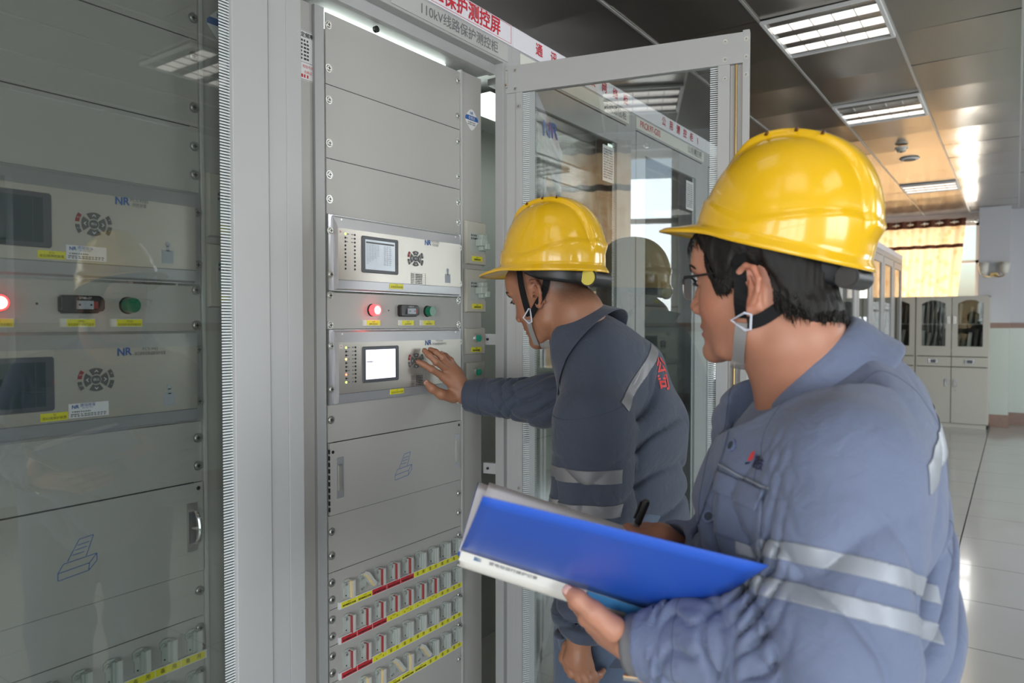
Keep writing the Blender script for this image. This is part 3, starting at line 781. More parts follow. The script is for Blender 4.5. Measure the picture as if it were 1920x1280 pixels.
def curtain_mat():
    m = bpy.data.materials.new('orange_curtain'); m.use_nodes = True; nt = m.node_tree; n = nt.nodes; l = nt.links
    b = n['Principled BSDF']; n.remove(b)
    tc = n.new('ShaderNodeTexCoord'); nz = n.new('ShaderNodeTexVoronoi'); nz.inputs['Scale'].default_value = 9
    l.new(tc.outputs['Object'], nz.inputs['Vector'])
    r = n.new('ShaderNodeValToRGB'); r.color_ramp.elements[0].position = .25; r.color_ramp.elements[0].color = (.78, .48, .24, 1)
    r.color_ramp.elements[1].position = .5; r.color_ramp.elements[1].color = (.86, .62, .37, 1)
    l.new(nz.outputs['Distance'], r.inputs[0])
    d = n.new('ShaderNodeBsdfDiffuse'); t = n.new('ShaderNodeBsdfTranslucent'); mx = n.new('ShaderNodeMixShader'); mx.inputs[0].default_value = .6
    l.new(r.outputs[0], d.inputs[0]); l.new(r.outputs[0], t.inputs[0]); l.new(d.outputs[0], mx.inputs[1]); l.new(t.outputs[0], mx.inputs[2])
    l.new(mx.outputs[0], n['Material Output'].inputs[0])
    return m


M['curo'] = curtain_mat()


def tiled(name, xs, ys, z, m, gm, amp, up, gapx, gapy, skip=(), sub=6, seed=1):
    rr = random.Random(seed); mb = MB()
    for i in range(len(xs) - 1):
        for j in range(len(ys) - 1):
            if any(xs[i] < s[0] < xs[i + 1] and ys[j] < s[1] < ys[j + 1] for s in skip): continue
            x0, x1 = xs[i] + gapx, xs[i + 1] - gapx; y0, y1 = ys[j] + gapy, ys[j + 1] - gapy
            a = rr.uniform(.3, 1) * amp; tx = rr.uniform(-1, 1) * amp * .4; ty = rr.uniform(-1, 1) * amp * .4
            ph = rr.uniform(0, 6); kx = rr.uniform(.5, 1.6); P = []
            for u in range(sub + 1):
                row = []
                for v in range(sub + 1):
                    s, t = u / sub, v / sub
                    h = -a * 16 * s * (1 - s) * t * (1 - t) * .8 + tx * (s - .5) + ty * (t - .5) + a * .35 * math.sin(ph + s * 6 * kx) * math.sin(math.pi * t)
                    row.append((x0 + (x1 - x0) * s, y0 + (y1 - y0) * t, z + h * up))
                P.append(row)
            mb.grid(P, m)
    zz = z - (.006 if up > 0 else -.02)
    b = len(mb.v)
    mb.add([(xs[0], ys[0], zz), (xs[-1], ys[0], zz), (xs[-1], ys[-1], zz), (xs[0], ys[-1], zz)], [(0, 1, 2, 3)], gm)
    o = mb.build(name, None)
    me = o.data; me.polygons.foreach_set('use_smooth', [True] * len(me.polygons))
    return tag(o, kind='structure')


fx_ = [.955 + .615 * k for k in range(-5, 7)]; fx_[0] = XL; fx_[-1] = XR + .0
fy_ = [3.599 + .62 * k for k in range(-9, 14)]
fl = tiled('floor', sorted(fx_), fy_ + [YF + .1], 0, 'floor', 'gap', .0009, 1, .0036, .0022, seed=4)
lights = [(.405, -1.245), (.405, .515), (.405, 2.275), (.405, 4.035), (.405, 5.785), (.405, 9.37), (2.74, 2.52), (2.74, 6.0), (2.74, 9.4), (2.74, -.9)]
cx_ = [.405 - .275 + .55 * k for k in range(-3, 8)]; cx_ = [XL] + cx_ + [XR]
cy_ = [3.742 + .587 * k for k in range(-10, 14)]; cy_ = [YB] + cy_[1:] + [YF]
colB = [l_ for l_ in lights if l_[0] > 2]
tiled('ceiling', cx_, cy_, CEIL, 'ceil', 'ceilgap', .0065, -1, .002, .0015, seed=11, sub=8)
mb = MB()
for x in cx_[1:-1]: mb.box((x - .006, YB, CEIL - .007), (x + .006, YF, CEIL - .001), 'runner')
tag(mb.build('trim_1', None), kind='structure')


def wall(name, axis, pos, thick, a0, a1, openings):
    """wall plane with rectangular openings [(a,b,z0,z1)]; axis 'x' means the wall runs along x"""
    mb = MB()
    def bx(p, q, z0, z1, m, t0=0, t1=None):
        t1 = thick if t1 is None else t1
        lo, hi = sorted((pos + t0, pos + t1))
        if axis == 'x': mb.box((p, lo, z0), (q, hi, z1), m)
        else: mb.box((lo, p, z0), (hi, q, z1), m)
    cuts = sorted(openings); cur = a0
    segs = []
    for (p, q, z0, z1) in cuts:
        segs.append((cur, p, 0, CEIL)); segs.append((p, q, 0, z0)); segs.append((p, q, z1, CEIL)); cur = q
    segs.append((cur, a1, 0, CEIL)); sg = -1 if thick > 0 else 1
    for p, q, z0, z1 in segs:
        for s0, s1, m, e in ((0, .17, 'tileb', .008), (.17, 1.315, 'tileg', .004), (1.315, 1.385, 'tileb', .008), (1.385, CEIL, 'wallp', 0)):
            lo, hi = max(z0, s0), min(z1, s1)
            if hi > lo + 1e-4: bx(p, q, lo, hi, m, sg * e)
    return tag(mb.build(name, None), kind='structure')


WN = [0]
def window(axis, pos, a, b, z0, z1, inward, mull=2):
    WN[0] += 1; mb = MB(); g = MB()
    def bx(MBx, p, q, s, t, d0, d1, m):
        lo, hi = sorted((pos + d0, pos + d1))
        if axis == 'x': MBx.box((p, lo, s), (q, hi, t), m)
        else: MBx.box((lo, p, s), (hi, q, t), m)
    o = .12 * inward * -1; f = .055
    for p, q, s, t in ((a, a + f, z0, z1), (b - f, b, z0, z1), (a, b, z0, z0 + f), (a, b, z1 - f, z1), (a, b, z0 + (z1 - z0) * .68, z0 + (z1 - z0) * .68 + .04)): bx(mb, p, q, s, t, o, o + .05, 'winframe')
    for k in range(1, mull + 1):
        c = a + (b - a) * k / (mull + 1); bx(mb, c - .025, c + .025, z0, z1, o, o + .05, 'winframe')
    bx(mb, a - .03, b + .03, z0 - .03, z0, -.02 * 0 - .14 * -inward * -1, .03 * inward, 'winframe')
    w_ = tag(mb.build('window_%d' % WN[0], None), kind='structure')
    bx(g, a + f, b - f, z0 + f, z1 - f, o + .02, o + .025, 'wglass'); g.build('window_pane', w_)
    return w_


FW = (-1.0, .80, 1.0, 2.80)
wall('wall_far', 'x', YF, .2, XL, XR, [FW])
window('x', YF, *FW, -1)
wall('wall_left', 'y', XL, -.2, YB, YF, [])
RW = [(-1.9, 2.0, .95, 2.37), (3.8, 6.0, .95, 2.5), (7.8, 9.8, .95, 2.5)]  # unseen: first widened, other two placed to brighten rack and row
wall('wall_right', 'y', XR, .2, YB, YF, RW)
for q in RW: window('y', XR, *q, -1)
BW = (-.75, .72, .95, 2.78)
wall('wall_back', 'x', YB, -.2, XL, XR, [BW, (0.95, 2.7, .12, 2.5)]); window('x', YB, *BW, 1); window('x', YB, 0.95, 2.7, .12, 2.5, 1)  # second opening is added, unseen and cut low, to light the rack
# pillar at the far wall
mb = MB()
for s0, s1, m, e in ((0, .17, 'tileb', .006), (.17, 1.315, 'tileg', .003), (1.315, 1.385, 'tileb', .006), (1.385, CEIL, 'wallp', 0)):
    mb.box((.80 - e * 0, 11.45 - e, s0), (1.15 + e, YF, s1), m)
tag(mb.build('trim_2', None), kind='structure')


def ceiling_light(x, y, label, off=(), group=None):
    t = thing('ceiling_light', label, 'ceiling light', (x, y, CEIL), group=group)
    hx, hy = .272, .290; f = .018
    mb = MB()
    for a, b in (((-hx, -hy), (hx, -hy + f)), ((-hx, hy - f), (hx, hy)), ((-hx, -hy + f), (-hx + f, hy - f)), ((hx - f, -hy + f), (hx, hy - f))): mb.box((a[0], a[1], -.020), (b[0], b[1], -.004), 'winframe')
    mb.build('light_frame', t, bevel=.001)
    mb = MB(); mb.box((-hx + f, -hy + f, -.0065), (hx - f, hy - f, -.005), 'ceil'); mb.build('reflector_plate', t)
    for k in range(3):
        yc = -.168 + k * .168; on = k not in off
        mb = MB(); mb.box((-hx + f + .004, yc - .047, -.0105), (hx - f - .004, yc + .047, -.0095), 'tube' if on else 'tubeoff')
        tag(mb.build('light_bay', t), None if on else 'unlit bay')
        mb = MB()
        for s in (-1, 1): mb.box((-hx + f, yc + s * .049 - .002, -.019), (hx - f, yc + s * .049 + .002, -.006), 'chrome')
        for q in range(1, 5):
            x_ = -hx + f + q * (2 * hx - 2 * f) / 5; mb.box((x_ - .002, yc - .047, -.017), (x_ + .002, yc + .047, -.0105), 'runner')
        mb.build('louvre', t)
    return t


LN = {0: 'square louvred ceiling light over the rear of the room behind the viewer', 1: 'square louvred ceiling light above the nearest closed cabinet, by the camera', 2: 'square louvred ceiling light above the open cabinet',
      3: 'largest lit square ceiling light seen at the top of the picture with three bright bands', 4: 'second square ceiling light along the row, its first band unlit', 5: 'farthest small square ceiling light before the curtained window',
      6: 'square ceiling light on the right side of the room, mirrored in the left glass door', 7: 'square ceiling light halfway down the right side of the room', 8: 'square ceiling light at the far right of the room', 9: 'square ceiling light behind the viewer on the right side'}
for i, (x, y) in enumerate(lights):
    ceiling_light(x, y, LN[i], off=(0,) if i == 4 else ())
t = thing('smoke_detector', 'small round smoke detector hanging under the ceiling between two lights', 'detector', (.385, 7.08, CEIL))
mb = MB(); mb.cyl((0, 0), .052, -.012, 0, 'cream', 24, T=Matrix.Rotation(R(-90), 4, 'Y')); mb.build('detector_base', t, smooth=True, loc=(0, 0, -.012))
mb = MB(); T_ = Matrix.Rotation(R(90), 4, 'Y'); mb.cyl((0, 0), .045, .012, .05, 'beige', 24, .034, T=T_); mb.cyl((0, 0), .012, .05, .056, 'dark', 12, T=T_); mb.build('detector_head', t, smooth=True)
t = thing('ceiling_speaker', 'flat round disc set in the ceiling just beyond the smoke detector', 'detector', (.385, 7.66, CEIL))
mb = MB(); mb.cyl((0, 0), .085, .002, .014, 'winframe', 28, .07, T=T_); mb.build('disc_rim', t, smooth=True); mb = MB(); mb.cyl((0, 0), .05, .014, .018, 'key', 20, T=T_); mb.build('disc_grille', t)


def curtain(loc, rz, w, label, sweep=0.0, ztop=2.80, zbot=.9, n=9):
    t = thing('curtain', label, 'curtain', loc, rz)
    def sheet(z0, z1, m, rows):
        P = []
        for i in range(rows + 1):
            z = z1 + (z0 - z1) * i / rows; row = []
            k = (ztop - z) / (ztop - zbot)
            for j in range(97):
                s = j / 96; x = s * w * (1 - sweep * k) 
                row.append((x, .032 * math.sin(s * n * 2 * math.pi + .5 * math.sin(k * 3)) * (1 + .2 * k), z))
            P.append(row)
        mb = MB(); mb.grid(P, m); return mb
    sheet(ztop - .075, ztop + .03, 'curb', 4).build('top_band', t, smooth='all')
    sheet(2.48, ztop - .075, 'curo', 8).build('curtain_fabric', t, smooth='all')
    sheet(2.43, 2.48, 'curb', 2).build('middle_band', t, smooth='all')
    sheet(zbot, 2.43, 'curo', 24).build('curtain_fabric', t, smooth='all')
    for q in range(2 * n):
        x = w * (q + .5) / (2 * n)
        ring = MB(); ring.tube([(x + .004 * math.sin(a), .026 * math.cos(a), ztop - .02 + .026 * math.sin(a)) for a in [k * math.pi / 6 for k in range(12)]], .006, 'chrome', 6, closed=True)
        ring.build('curtain_ring', t, smooth='all')
    r = thing('curtain_rod', 'metal curtain rod of the ' + ('far window' if rz == 0 else 'window behind the viewer'), 'curtain rod', loc, rz)
    T = Matrix.Rotation(R(90), 4, 'Z')
    mb = MB(); mb.tube([(-.12, 0, ztop - .02), (w + .12, 0, ztop - .02)], .011, 'chrome', 10); mb.build('rod', r, smooth=True)
    mb = MB()
    for x in (-.12, w + .12): mb.tube([(x - .03, 0, ztop - .02), (x - .015, 0, ztop - .02), (x + .015, 0, ztop - .02), (x + .03, 0, ztop - .02)], [.008, .026, .026, .008], 'chrome', 12)
    mb.build('finial', r, smooth=True)
    mb = MB()
    for x in (-.06, w + .06): mb.tube([(x, 0, ztop - .02), (x, .0 + .11, ztop - .02)], .009, 'chrome', 8)
    mb.build('bracket', r)
    return t


curtain((-.98, YF - .16, 0), 0, 1.62, 'translucent orange curtain with brown bands at the far window', sweep=.10)
curtain((.34, YB + .14, 0), R(180), 1.30, 'orange curtain with brown bands at the window behind the viewer, mirrored in the open door')


def file_cabinet(x, label):
    t = thing('file_cabinet', label, 'cabinet', (x, 11.06, 0), group=None)
    W, D, H = .828, .385, 1.735
    mb = MB(); mb.box((0, .02, .0), (.02, D, H), 'file'); mb.box((W - .02, .02, 0), (W, D, H), 'file'); mb.box((0, .02, H - .02), (W, D, H), 'file'); mb.box((0, .02, 0), (W, D, .06), 'file'); mb.box((.02, D - .01, .06), (W - .02, D, H - .02), 'filein')
    mb.box((.02, .02, 1.0), (W - .02, D, 1.03), 'file'); mb.build('body', t, bevel=.002)
    mb = MB(); mb.box((.02, .05, 1.36), (W - .02, D - .01, 1.375), 'file'); mb.build('shelf', t)
    for s in (0, 1):
        x0 = .004 + s * (W / 2); x1 = x0 + W / 2 - .008
        # lower door
        mb = MB(); mb.box((x0, .004, .065), (x1, .02, .80), 'file'); d = mb.build('lower_door', t, bevel=.002)
        hx = x1 - .045 if s == 0 else x0 + .045
        mb = MB(); mb.box((hx - .022, -.004, .545), (hx + .022, .004, .64), 'chrome'); mb.build('handle', d, bevel=.002)
        if s == 1: mb = MB(); mb.cyl((0, 0), .006, -.006, .004, 'chrome', 8, T=Matrix.Translation((hx, 0, .50)) @ Matrix.Rotation(R(90), 4, 'Z')); mb.build('lock', d)
        mb = MB(); mb.box((x0, .004, .81), (x1, .02, .935), 'file'); d = mb.build('drawer', t, bevel=.002)
        mb = MB(); cxx = (x0 + x1) / 2; mb.box((cxx - .055, -.004, .85), (cxx + .055, .006, .905), 'chrome'); mb.box((cxx - .03, -.006, .86), (cxx + .03, -.003, .895), 'dark'); mb.build('handle', d)
        # arched glass door : frame polygon with arched hole, strips
        gx0, gx1, gz0, gz1 = x0 + .065, x1 - .065, 1.075, 1.64
        zt = 1.725; zb = .945; P = []
        mb = MB()
        mb.box((x0, .004, zb), (x1, .02, gz0), 'file'); mb.box((x0, .004, gz0), (gx0, .02, zt), 'file'); mb.box((gx1, .004, gz0), (x1, .02, zt), 'file')
        top = []
        nseg = 14
        for i in range(nseg):
            a0 = i / nseg; a1 = (i + 1) / nseg
            h = lambda a: gz1 + .045 * math.sin(math.pi * a) - .0
            xa, xb = gx0 + (gx1 - gx0) * a0, gx0 + (gx1 - gx0) * a1
            v = [(xa, .004, h(a0)), (xb, .004, h(a1)), (xb, .004, zt), (xa, .004, zt), (xa, .02, h(a0)), (xb, .02, h(a1)), (xb, .02, zt), (xa, .02, zt)]
            mb.add(v, [(0, 1, 2, 3), (7, 6, 5, 4), (0, 4, 5, 1), (3, 2, 6, 7)], 'file')
        d = mb.build('glass_door', t)
        mb = MB(); mb.box((gx0 - .01, .013, gz0 - .01), (gx1 + .01, .017, gz1 + .04), 'glass'); mb.build('glass_pane', d)
        mb = MB(); hx = x1 - .03 if s == 0 else x0 + .03; mb.box((hx - .02, -.004, 1.37), (hx + .02, .004, 1.47), 'chrome'); mb.build('handle', d, bevel=.002)
    return t


f1 = file_cabinet(.115, 'cream steel file cabinet with two arched glass doors, fully visible beside the pillar')
f2 = file_cabinet(-.72, 'cream steel file cabinet with arched glass doors, partly hidden behind the glass cabinets')
ORDN = ['first', 'second', 'third', 'fourth', 'fifth', 'sixth', 'seventh', 'eighth', 'ninth', 'tenth', 'eleventh', 'twelfth', 'thirteenth', 'fourteenth', 'fifteenth']
rr = random.Random(3)
for fc, x0 in (('right', .115), ('left', -.72)):
    for sh, z in (('upper', 1.376), ('lower', 1.031)):
        x = x0 + .05; k = 0
        while x < x0 + .74:
            w_ = rr.uniform(.03, .05); h = rr.uniform(.20, .27); tl = rr.uniform(.0, .20)
            if x0 < 0 and x < -.40: x += w_ * 2; continue
            if rr.random() < .3: x += w_; continue
            mb = MB(); T = Matrix.Rotation(tl, 4, 'Y')
            mb.box((0, 0, 0), (w_ * .8, .20, h), rr.choice(['paper', 'filein', 'beige', 'file']), T)
            lo = min(v[2] for v in mb.v); mb.v = [(v[0], v[1], v[2] - lo) for v in mb.v]
            o = mb.build('document_folder', None, loc=(x, 11.13, z)); k += 1
            tag(o, 'document folder, %s from the left on the %s shelf of the %s file cabinet' % (ORDN[k - 1], sh, fc), 'folder', 'folders on the %s shelf of the %s file cabinet' % (sh, fc))
            x += w_ * 1.05 + abs(h * math.sin(tl))
t = thing('wall_lamp', 'twin-shaded glass wall lamp with brass arms on the pillar', 'lamp', (.975, 11.45, 2.02))
mb = MB(); mb.box((-.05, -.02, -.03), (.05, 0, .03), 'brass'); mb.build('wall_plate', t, bevel=.004)
for s in (-1, 1):
    mb = MB(); mb.tube([(0, -.02, 0), (s * .05, -.06, -.03), (s * .105, -.09, -.02), (s * .115, -.09, .01)], .009, 'brass', 8); mb.build('arm', t, smooth=True)
    mb = MB(); P = [[(s * .115 + r_ * math.cos(a), -.09 + r_ * math.sin(a), z) for a in [k * math.pi / 8 for k in range(16)]] for r_, z in ((.028, .0), (.045, .04), (.056, .09), (.062, .16))]
    mb.grid(P, 'cream', closed_v=True); mb.build('lamp_shade', t, smooth='all', solid=.003)

# ------------------------------------------------------------------ sculpting with distance fields
import time
T0 = time.time()
F32 = np.float32
_rng = np.random.RandomState(5); NT = _rng.rand(32, 32, 32).astype(F32)


def noise(p, s):
    q = p * s; i = np.floor(q).astype(np.int32); f = q - i; f = f * f * (3 - 2 * f)
    x, y, z = i[:, 0] & 31, i[:, 1] & 31, i[:, 2] & 31; X, Y, Z = (x + 1) & 31, (y + 1) & 31, (z + 1) & 31
    fx, fy, fz = f[:, 0], f[:, 1], f[:, 2]
    a = NT[x, y, z] * (1 - fx) + NT[X, y, z] * fx; b = NT[x, Y, z] * (1 - fx) + NT[X, Y, z] * fx
    c = NT[x, y, Z] * (1 - fx) + NT[X, y, Z] * fx; d = NT[x, Y, Z] * (1 - fx) + NT[X, Y, Z] * fx
    return ((a * (1 - fy) + b * fy) * (1 - fz) + (c * (1 - fy) + d * fy) * fz) * 2 - 1


def V3(v): return np.array([v[0], v[1], v[2]], F32)


def smin(a, b, k):
    h = np.clip(.5 + .5 * (b - a) / k, 0, 1); return b * (1 - h) + a * h - k * h * (1 - h)


def smax(a, b, k): return -smin(-a, -b, k)


def ell(p, c, r):
    q = p - V3(c); r = V3(r); k0 = np.linalg.norm(q / r, axis=1); k1 = np.linalg.norm(q / (r * r), axis=1)
    return k0 * (k0 - 1) / np.maximum(k1, 1e-6)


def cap(p, a, b, ra, rb=None):
    rb = ra if rb is None else rb; a = V3(a); b = V3(b); ab = b - a; q = p - a
    t = np.clip((q @ ab) / max(float(ab @ ab), 1e-12), 0, 1)
    return np.linalg.norm(q - t[:, None] * ab, axis=1) - (ra + (rb - ra) * t)


def chain(p, pts, rs, k=.01):
    d = None
    for i in range(len(pts) - 1):
        e = cap(p, pts[i], pts[i + 1], rs[i], rs[i + 1]); d = e if d is None else smin(d, e, k)
    return d


def obox(p, c, ax, half, r):
    q = p - V3(c); A = np.array(ax, F32); l = q @ A.T; e = np.abs(l) - (V3(half) - r)
    return np.linalg.norm(np.maximum(e, 0), axis=1) + np.minimum(e.max(1), 0) - r


def ecyl(p, a, b, ax1, ra, rb, cap_=.04):
    """tapered limb with an elliptical section: ra=(r along ax1, r across) at a, rb at b"""
    a = V3(a); b = V3(b); ab = b - a; L = float(np.linalg.norm(ab)); u = ab / L; x1 = V3(ax1); x1 = x1 - u * (x1 @ u); x1 /= np.linalg.norm(x1); x2 = np.cross(u, x1)
    q = p - a; s = q @ u; t = np.clip(s / L, 0, 1)
    r1 = ra[0] + (rb[0] - ra[0]) * t; r2 = ra[1] + (rb[1] - ra[1]) * t
    e = s - np.clip(s, 0, L); m = np.minimum(r1, r2)
    X = q @ x1; Y = q @ x2
    k0 = np.sqrt((X / r1) ** 2 + (Y / r2) ** 2 + (e / (m * .8)) ** 2); k1 = np.sqrt((X / r1 ** 2) ** 2 + (Y / r2 ** 2) ** 2 + (e / (m * .8) ** 2) ** 2)
    return k0 * (k0 - 1) / np.maximum(k1, 1e-5)


def surface(f, lo, hi, h, B=12):
    """naive surface nets, evaluated only in blocks near the surface"""
    lo = V3(lo); n = np.ceil((V3(hi) - lo) / (h * B)).astype(int) + 1
    g = np.stack(np.meshgrid(*[np.arange(k) for k in n], indexing='ij'), -1).reshape(-1, 3)
    c = lo + (g + .5) * (h * B); keep = []
    for i in range(0, len(c), 200000): keep.append(np.abs(f(c[i:i + 200000].astype(F32))) < h * B * 1.05 + .004)
    g = g[np.concatenate(keep)]
    off = np.stack(np.meshgrid(*[np.arange(B + 1)] * 3, indexing='ij'), -1).reshape(-1, 3)
    cells_k, cells_p, quads = [], [], []
    BIG = np.int64(1 << 20)
    key = lambda a: (a[..., 0].astype(np.int64) * BIG + a[..., 1]) * BIG + a[..., 2]
    corner = [(i, j, k) for i in (0, 1) for j in (0, 1) for k in (0, 1)]
    edges = [(a, b) for a in range(8) for b in range(a + 1, 8) if sum(abs(corner[a][q] - corner[b][q]) for q in range(3)) == 1]
    CH = 60
    for i in range(0, len(g), CH):
        gb = g[i:i + CH]; idx = gb[:, None, :] * B + off[None]
        P = (lo + idx.reshape(-1, 3) * h).astype(F32); D = f(P).reshape(len(gb), B + 1, B + 1, B + 1)
        S = D < 0
        cor = [D[:, a:a + B, b:b + B, c_:c_ + B] for a, b, c_ in corner]
        ss = sum((q < 0).astype(np.int8) for q in cor); act = (ss > 0) & (ss < 8)
        w = np.argwhere(act)
        if len(w):
            dv = np.stack([q[act] for q in cor], 1); acc = np.zeros((len(w), 3), F32); cnt = np.zeros(len(w), F32)
            for a, b in edges:
                m = (dv[:, a] < 0) != (dv[:, b] < 0); t = np.where(m, dv[:, a] / np.where(m, dv[:, a] - dv[:, b], 1), 0)
                A = np.array(corner[a], F32); Bv = np.array(corner[b], F32)
                acc += m[:, None] * (A + t[:, None] * (Bv - A)); cnt += m
            base = gb[w[:, 0]] * B + w[:, 1:]
            cells_k.append(key(base)); cells_p.append(lo + (base + acc / cnt[:, None]) * h)
        for ax in range(3):
            sl0 = [slice(None), slice(0, B), slice(0, B), slice(0, B)]; sl1 = list(sl0); sl1[ax + 1] = slice(1, B + 1)
            a_, b_ = S[tuple(sl0)], S[tuple(sl1)]; e = np.argwhere(a_ != b_)
            if not len(e): continue
            q0 = gb[e[:, 0]] * B + e[:, 1:]; u, v = (ax + 1) % 3, (ax + 2) % 3
            U = np.zeros(3, int); U[u] = 1; W = np.zeros(3, int); W[v] = 1
            k4 = np.stack([key(q0 - U - W), key(q0 - W), key(q0), key(q0 - U)], 1)
            fl = a_[tuple(e.T)]; k4[~fl] = k4[~fl][:, ::-1]; quads.append(k4)
    K = np.concatenate(cells_k); Pp = np.concatenate(cells_p); K, ui = np.unique(K, return_index=True); Pp = Pp[ui]
    Q = np.concatenate(quads); ix = np.searchsorted(K, Q); ix = np.clip(ix, 0, len(K) - 1); ok = (K[ix] == Q).all(1)
    return Pp.astype(np.float64), ix[ok]


def mk_mesh(name, v, q, m, parent=None, smooth=True, relax=1):
    v = np.asarray(v)
    if relax:
        e = np.concatenate([q[:, [0, 1]], q[:, [1, 2]], q[:, [2, 3]], q[:, [3, 0]]])
        for _ in range(relax):
            s = np.zeros_like(v); c = np.zeros(len(v))
            np.add.at(s, e[:, 0], v[e[:, 1]]); np.add.at(c, e[:, 0], 1)
            np.add.at(s, e[:, 1], v[e[:, 0]]); np.add.at(c, e[:, 1], 1)
            v = v * .5 + .5 * s / np.maximum(c, 1)[:, None]
    me = bpy.data.meshes.new(name); me.vertices.add(len(v)); me.vertices.foreach_set('co', v.ravel())
    me.loops.add(len(q) * 4); me.loops.foreach_set('vertex_index', q.ravel().astype(np.int32)); me.polygons.add(len(q))
    me.polygons.foreach_set('loop_start', np.arange(len(q)) * 4); me.update(calc_edges=True); me.validate()
    me.polygons.foreach_set('use_smooth', [True] * len(me.polygons)); me.materials.append(M[m] if isinstance(m, str) else m)
    o = bpy.data.objects.new(name, me); COL.objects.link(o); o.parent = parent
    return o, v


def at(x, y, Z=None, X=None):
    """world point that the photograph shows at pixel (x, y), Z metres deep or on the plane X"""
    d = cam_F + cam_R * ((x - 960) / FPX) + cam_U * ((640 - y) / FPX)
    t = Z if Z is not None else (X - CAM.x) / d.x
    return CAM + d * t


_Rm = cam.rotation_euler.to_matrix(); cam_R = _Rm @ Vector((1, 0, 0)); cam_U = _Rm @ Vector((0, 1, 0)); cam_F = _Rm @ Vector((0, 0, -1))


def frame(origin, az, pitch=0, roll=0, scale=1.0):
    """4x4: local x forward, y to the left, z up; pitch > 0 looks down"""
    return Matrix.Translation(origin) @ Matrix.Rotation(R(az), 4, 'Z') @ Matrix.Rotation(R(pitch), 4, 'Y') @ Matrix.Rotation(R(roll), 4, 'X') @ Matrix.Scale(scale, 4)


def head_sdf(p, ear_s=1.0, full=0.0, ears=True):
    """head in its own frame (metres): x forward, y left, z up, origin between the ear canals"""
    ay = np.abs(p[:, 1]); q = np.stack([p[:, 0], ay, p[:, 2]], 1)
    d = ell(q, (-.006, 0, .048), (.099, .0765, .086))
    d = smin(d, ell(q, (.038, 0, -.012), (.058, .062 + full, .088)), .03)
    d = smin(d, ell(q, (.045, .030, -.030), (.036, .032 + full, .040)), .02)
    d = smin(d, chain(q, [(-.004, .053 + full, -.035), (.008, .052 + full, -.066), (.045, .034 + full * .6, -.092), (.076, .010, -.100)], [.018, .018, .017, .015], .01), .028)
    d = smin(d, ell(q, (.080, 0, -.096), (.017, .020, .016)), .015)
    d = smin(d, ell(q, (.068, 0, -.062), (.027, .032, .028)), .018)
    d = smin(d, chain(q, [(.080, .045, .030), (.0935, .014, .036)], [.008, .009]), .012)
    d = smin(d, ell(q, (.080, 0, .055), (.020, .045, .034)), .03)
    # eye sockets and lids
    d = smax(d, -ell(q, (.098, .033, .012), (.018, .021, .014)), .012)
    d = smin(d, ell(q, (.0765, .0325, .012), (.0145, .0165, .012)), .003)
    # nose
    n_ = chain(q, [(.088, 0, .022), (.099, 0, -.004), (.108, 0, -.024)], [.0075, .0085, .0105], .008)
    n_ = smin(n_, ell(q, (.0985, .0115, -.030), (.012, .0085, .0085)), .008)
    d = smin(d, n_, .010)
    d = smax(d, -ell(q, (.1015, .0065, -.0385), (.006, .0035, .004)), .002)
    # lips
    d = smin(d, ell(q, (.0905, 0, -.0575), (.0095, .022, .0065)), .005)
    d = smin(d, ell(q, (.0885, 0, -.0705), (.0100, .019, .0070)), .005)
    d = smax(d, -chain(q, [(.103, 0, -.0640), (.086, .024, -.0650)], [.0022, .0015]), .003)
    d = smax(d, -ell(q, (.096, 0, -.082), (.008, .018, .004)), .008)
    if not ears: return d
    # ear
    e = q - V3((-.010, .0, .0)); E = None; e = e - V3((.011, 0, -.011))
    op = [(.004, .079, -.008), (.0085, .082, .010), (.004, .086, .026), (-.008, .0905, .0345), (-.020, .094, .030), (-.0265, .096, .014), (-.024, .094, -.002), (-.016, .089, -.016), (-.006, .083, -.028), (.003, .079, -.026)]
    op = [(a * ear_s, b, c * ear_s) for a, b, c in op]
    E = chain(e, op, [.0038, .004, .0042, .0044, .0046, .0046, .0042, .0042, .0056, .004], .003)
    pl = obox(e, (-.010, .0835, .004), ((.97, .24, 0), (-.24, .97, 0), (0, 0, 1)), (.0135 * ear_s, .0024, .030 * ear_s), .0023)
    E = smin(E, pl, .004)
    E = smin(E, chain(e, [(-.014, .090, .020), (-.0165, .0905, .004), (-.010, .087, -.012), (.000, .083, -.016)], [.0030, .0034, .0034, .003], .003), .003)
    E = smin(E, ell(e, (.0035, .0795, -.006), (.004, .004, .0055)), .003)
    E = smin(E, cap(e, (-.010, .066, .0), (-.010, .080, 0), .014, .012), .006)
    E = smax(E, -ell(e, (-.0035, .0905, -.001), (.0075, .0105, .0120)), .003)
    E = smax(E, -cap(e, (.0005, .090, .0), (.002, .068, .0), .0034), .002)
    return smin(d, E, .005)


def hand_sdf(p, w, k, fingers, thumb, pr=.0125, base_r=.024):
    """w wrist, k four knuckles index..little, fingers = three more joints each, thumb = four joints"""
    d = None
    for i in range(4):
        root = Vector(w).lerp(Vector(k[i]), .12)
        e = cap(p, root, k[i], base_r * .62, pr - .001 * (i == 3))
        d = e if d is None else smin(d, e, .014)
    mid = (Vector(k[1]) + Vector(k[2])) / 2
    d = smin(d, cap(p, Vector(w).lerp(mid, .1), Vector(w).lerp(mid, .72), base_r * .72, .016), .012)
    for i, f in enumerate(fingers):
        rr_ = [.0098, .0090, .0080, .0072] if i < 3 else [.0086, .0078, .0070, .0063]
        pts = [k[i]] + list(f)
        e = chain(p, pts, rr_, .003)
        for j in (1, 2): e = smin(e, ell(p, pts[j], (rr_[j] * 1.07,) * 3), .003)
        d = smin(d, e, .0028)
    e = chain(p, thumb, [.0170, .0130, .0108, .0085], .008)
    return smin(d, e, .012)


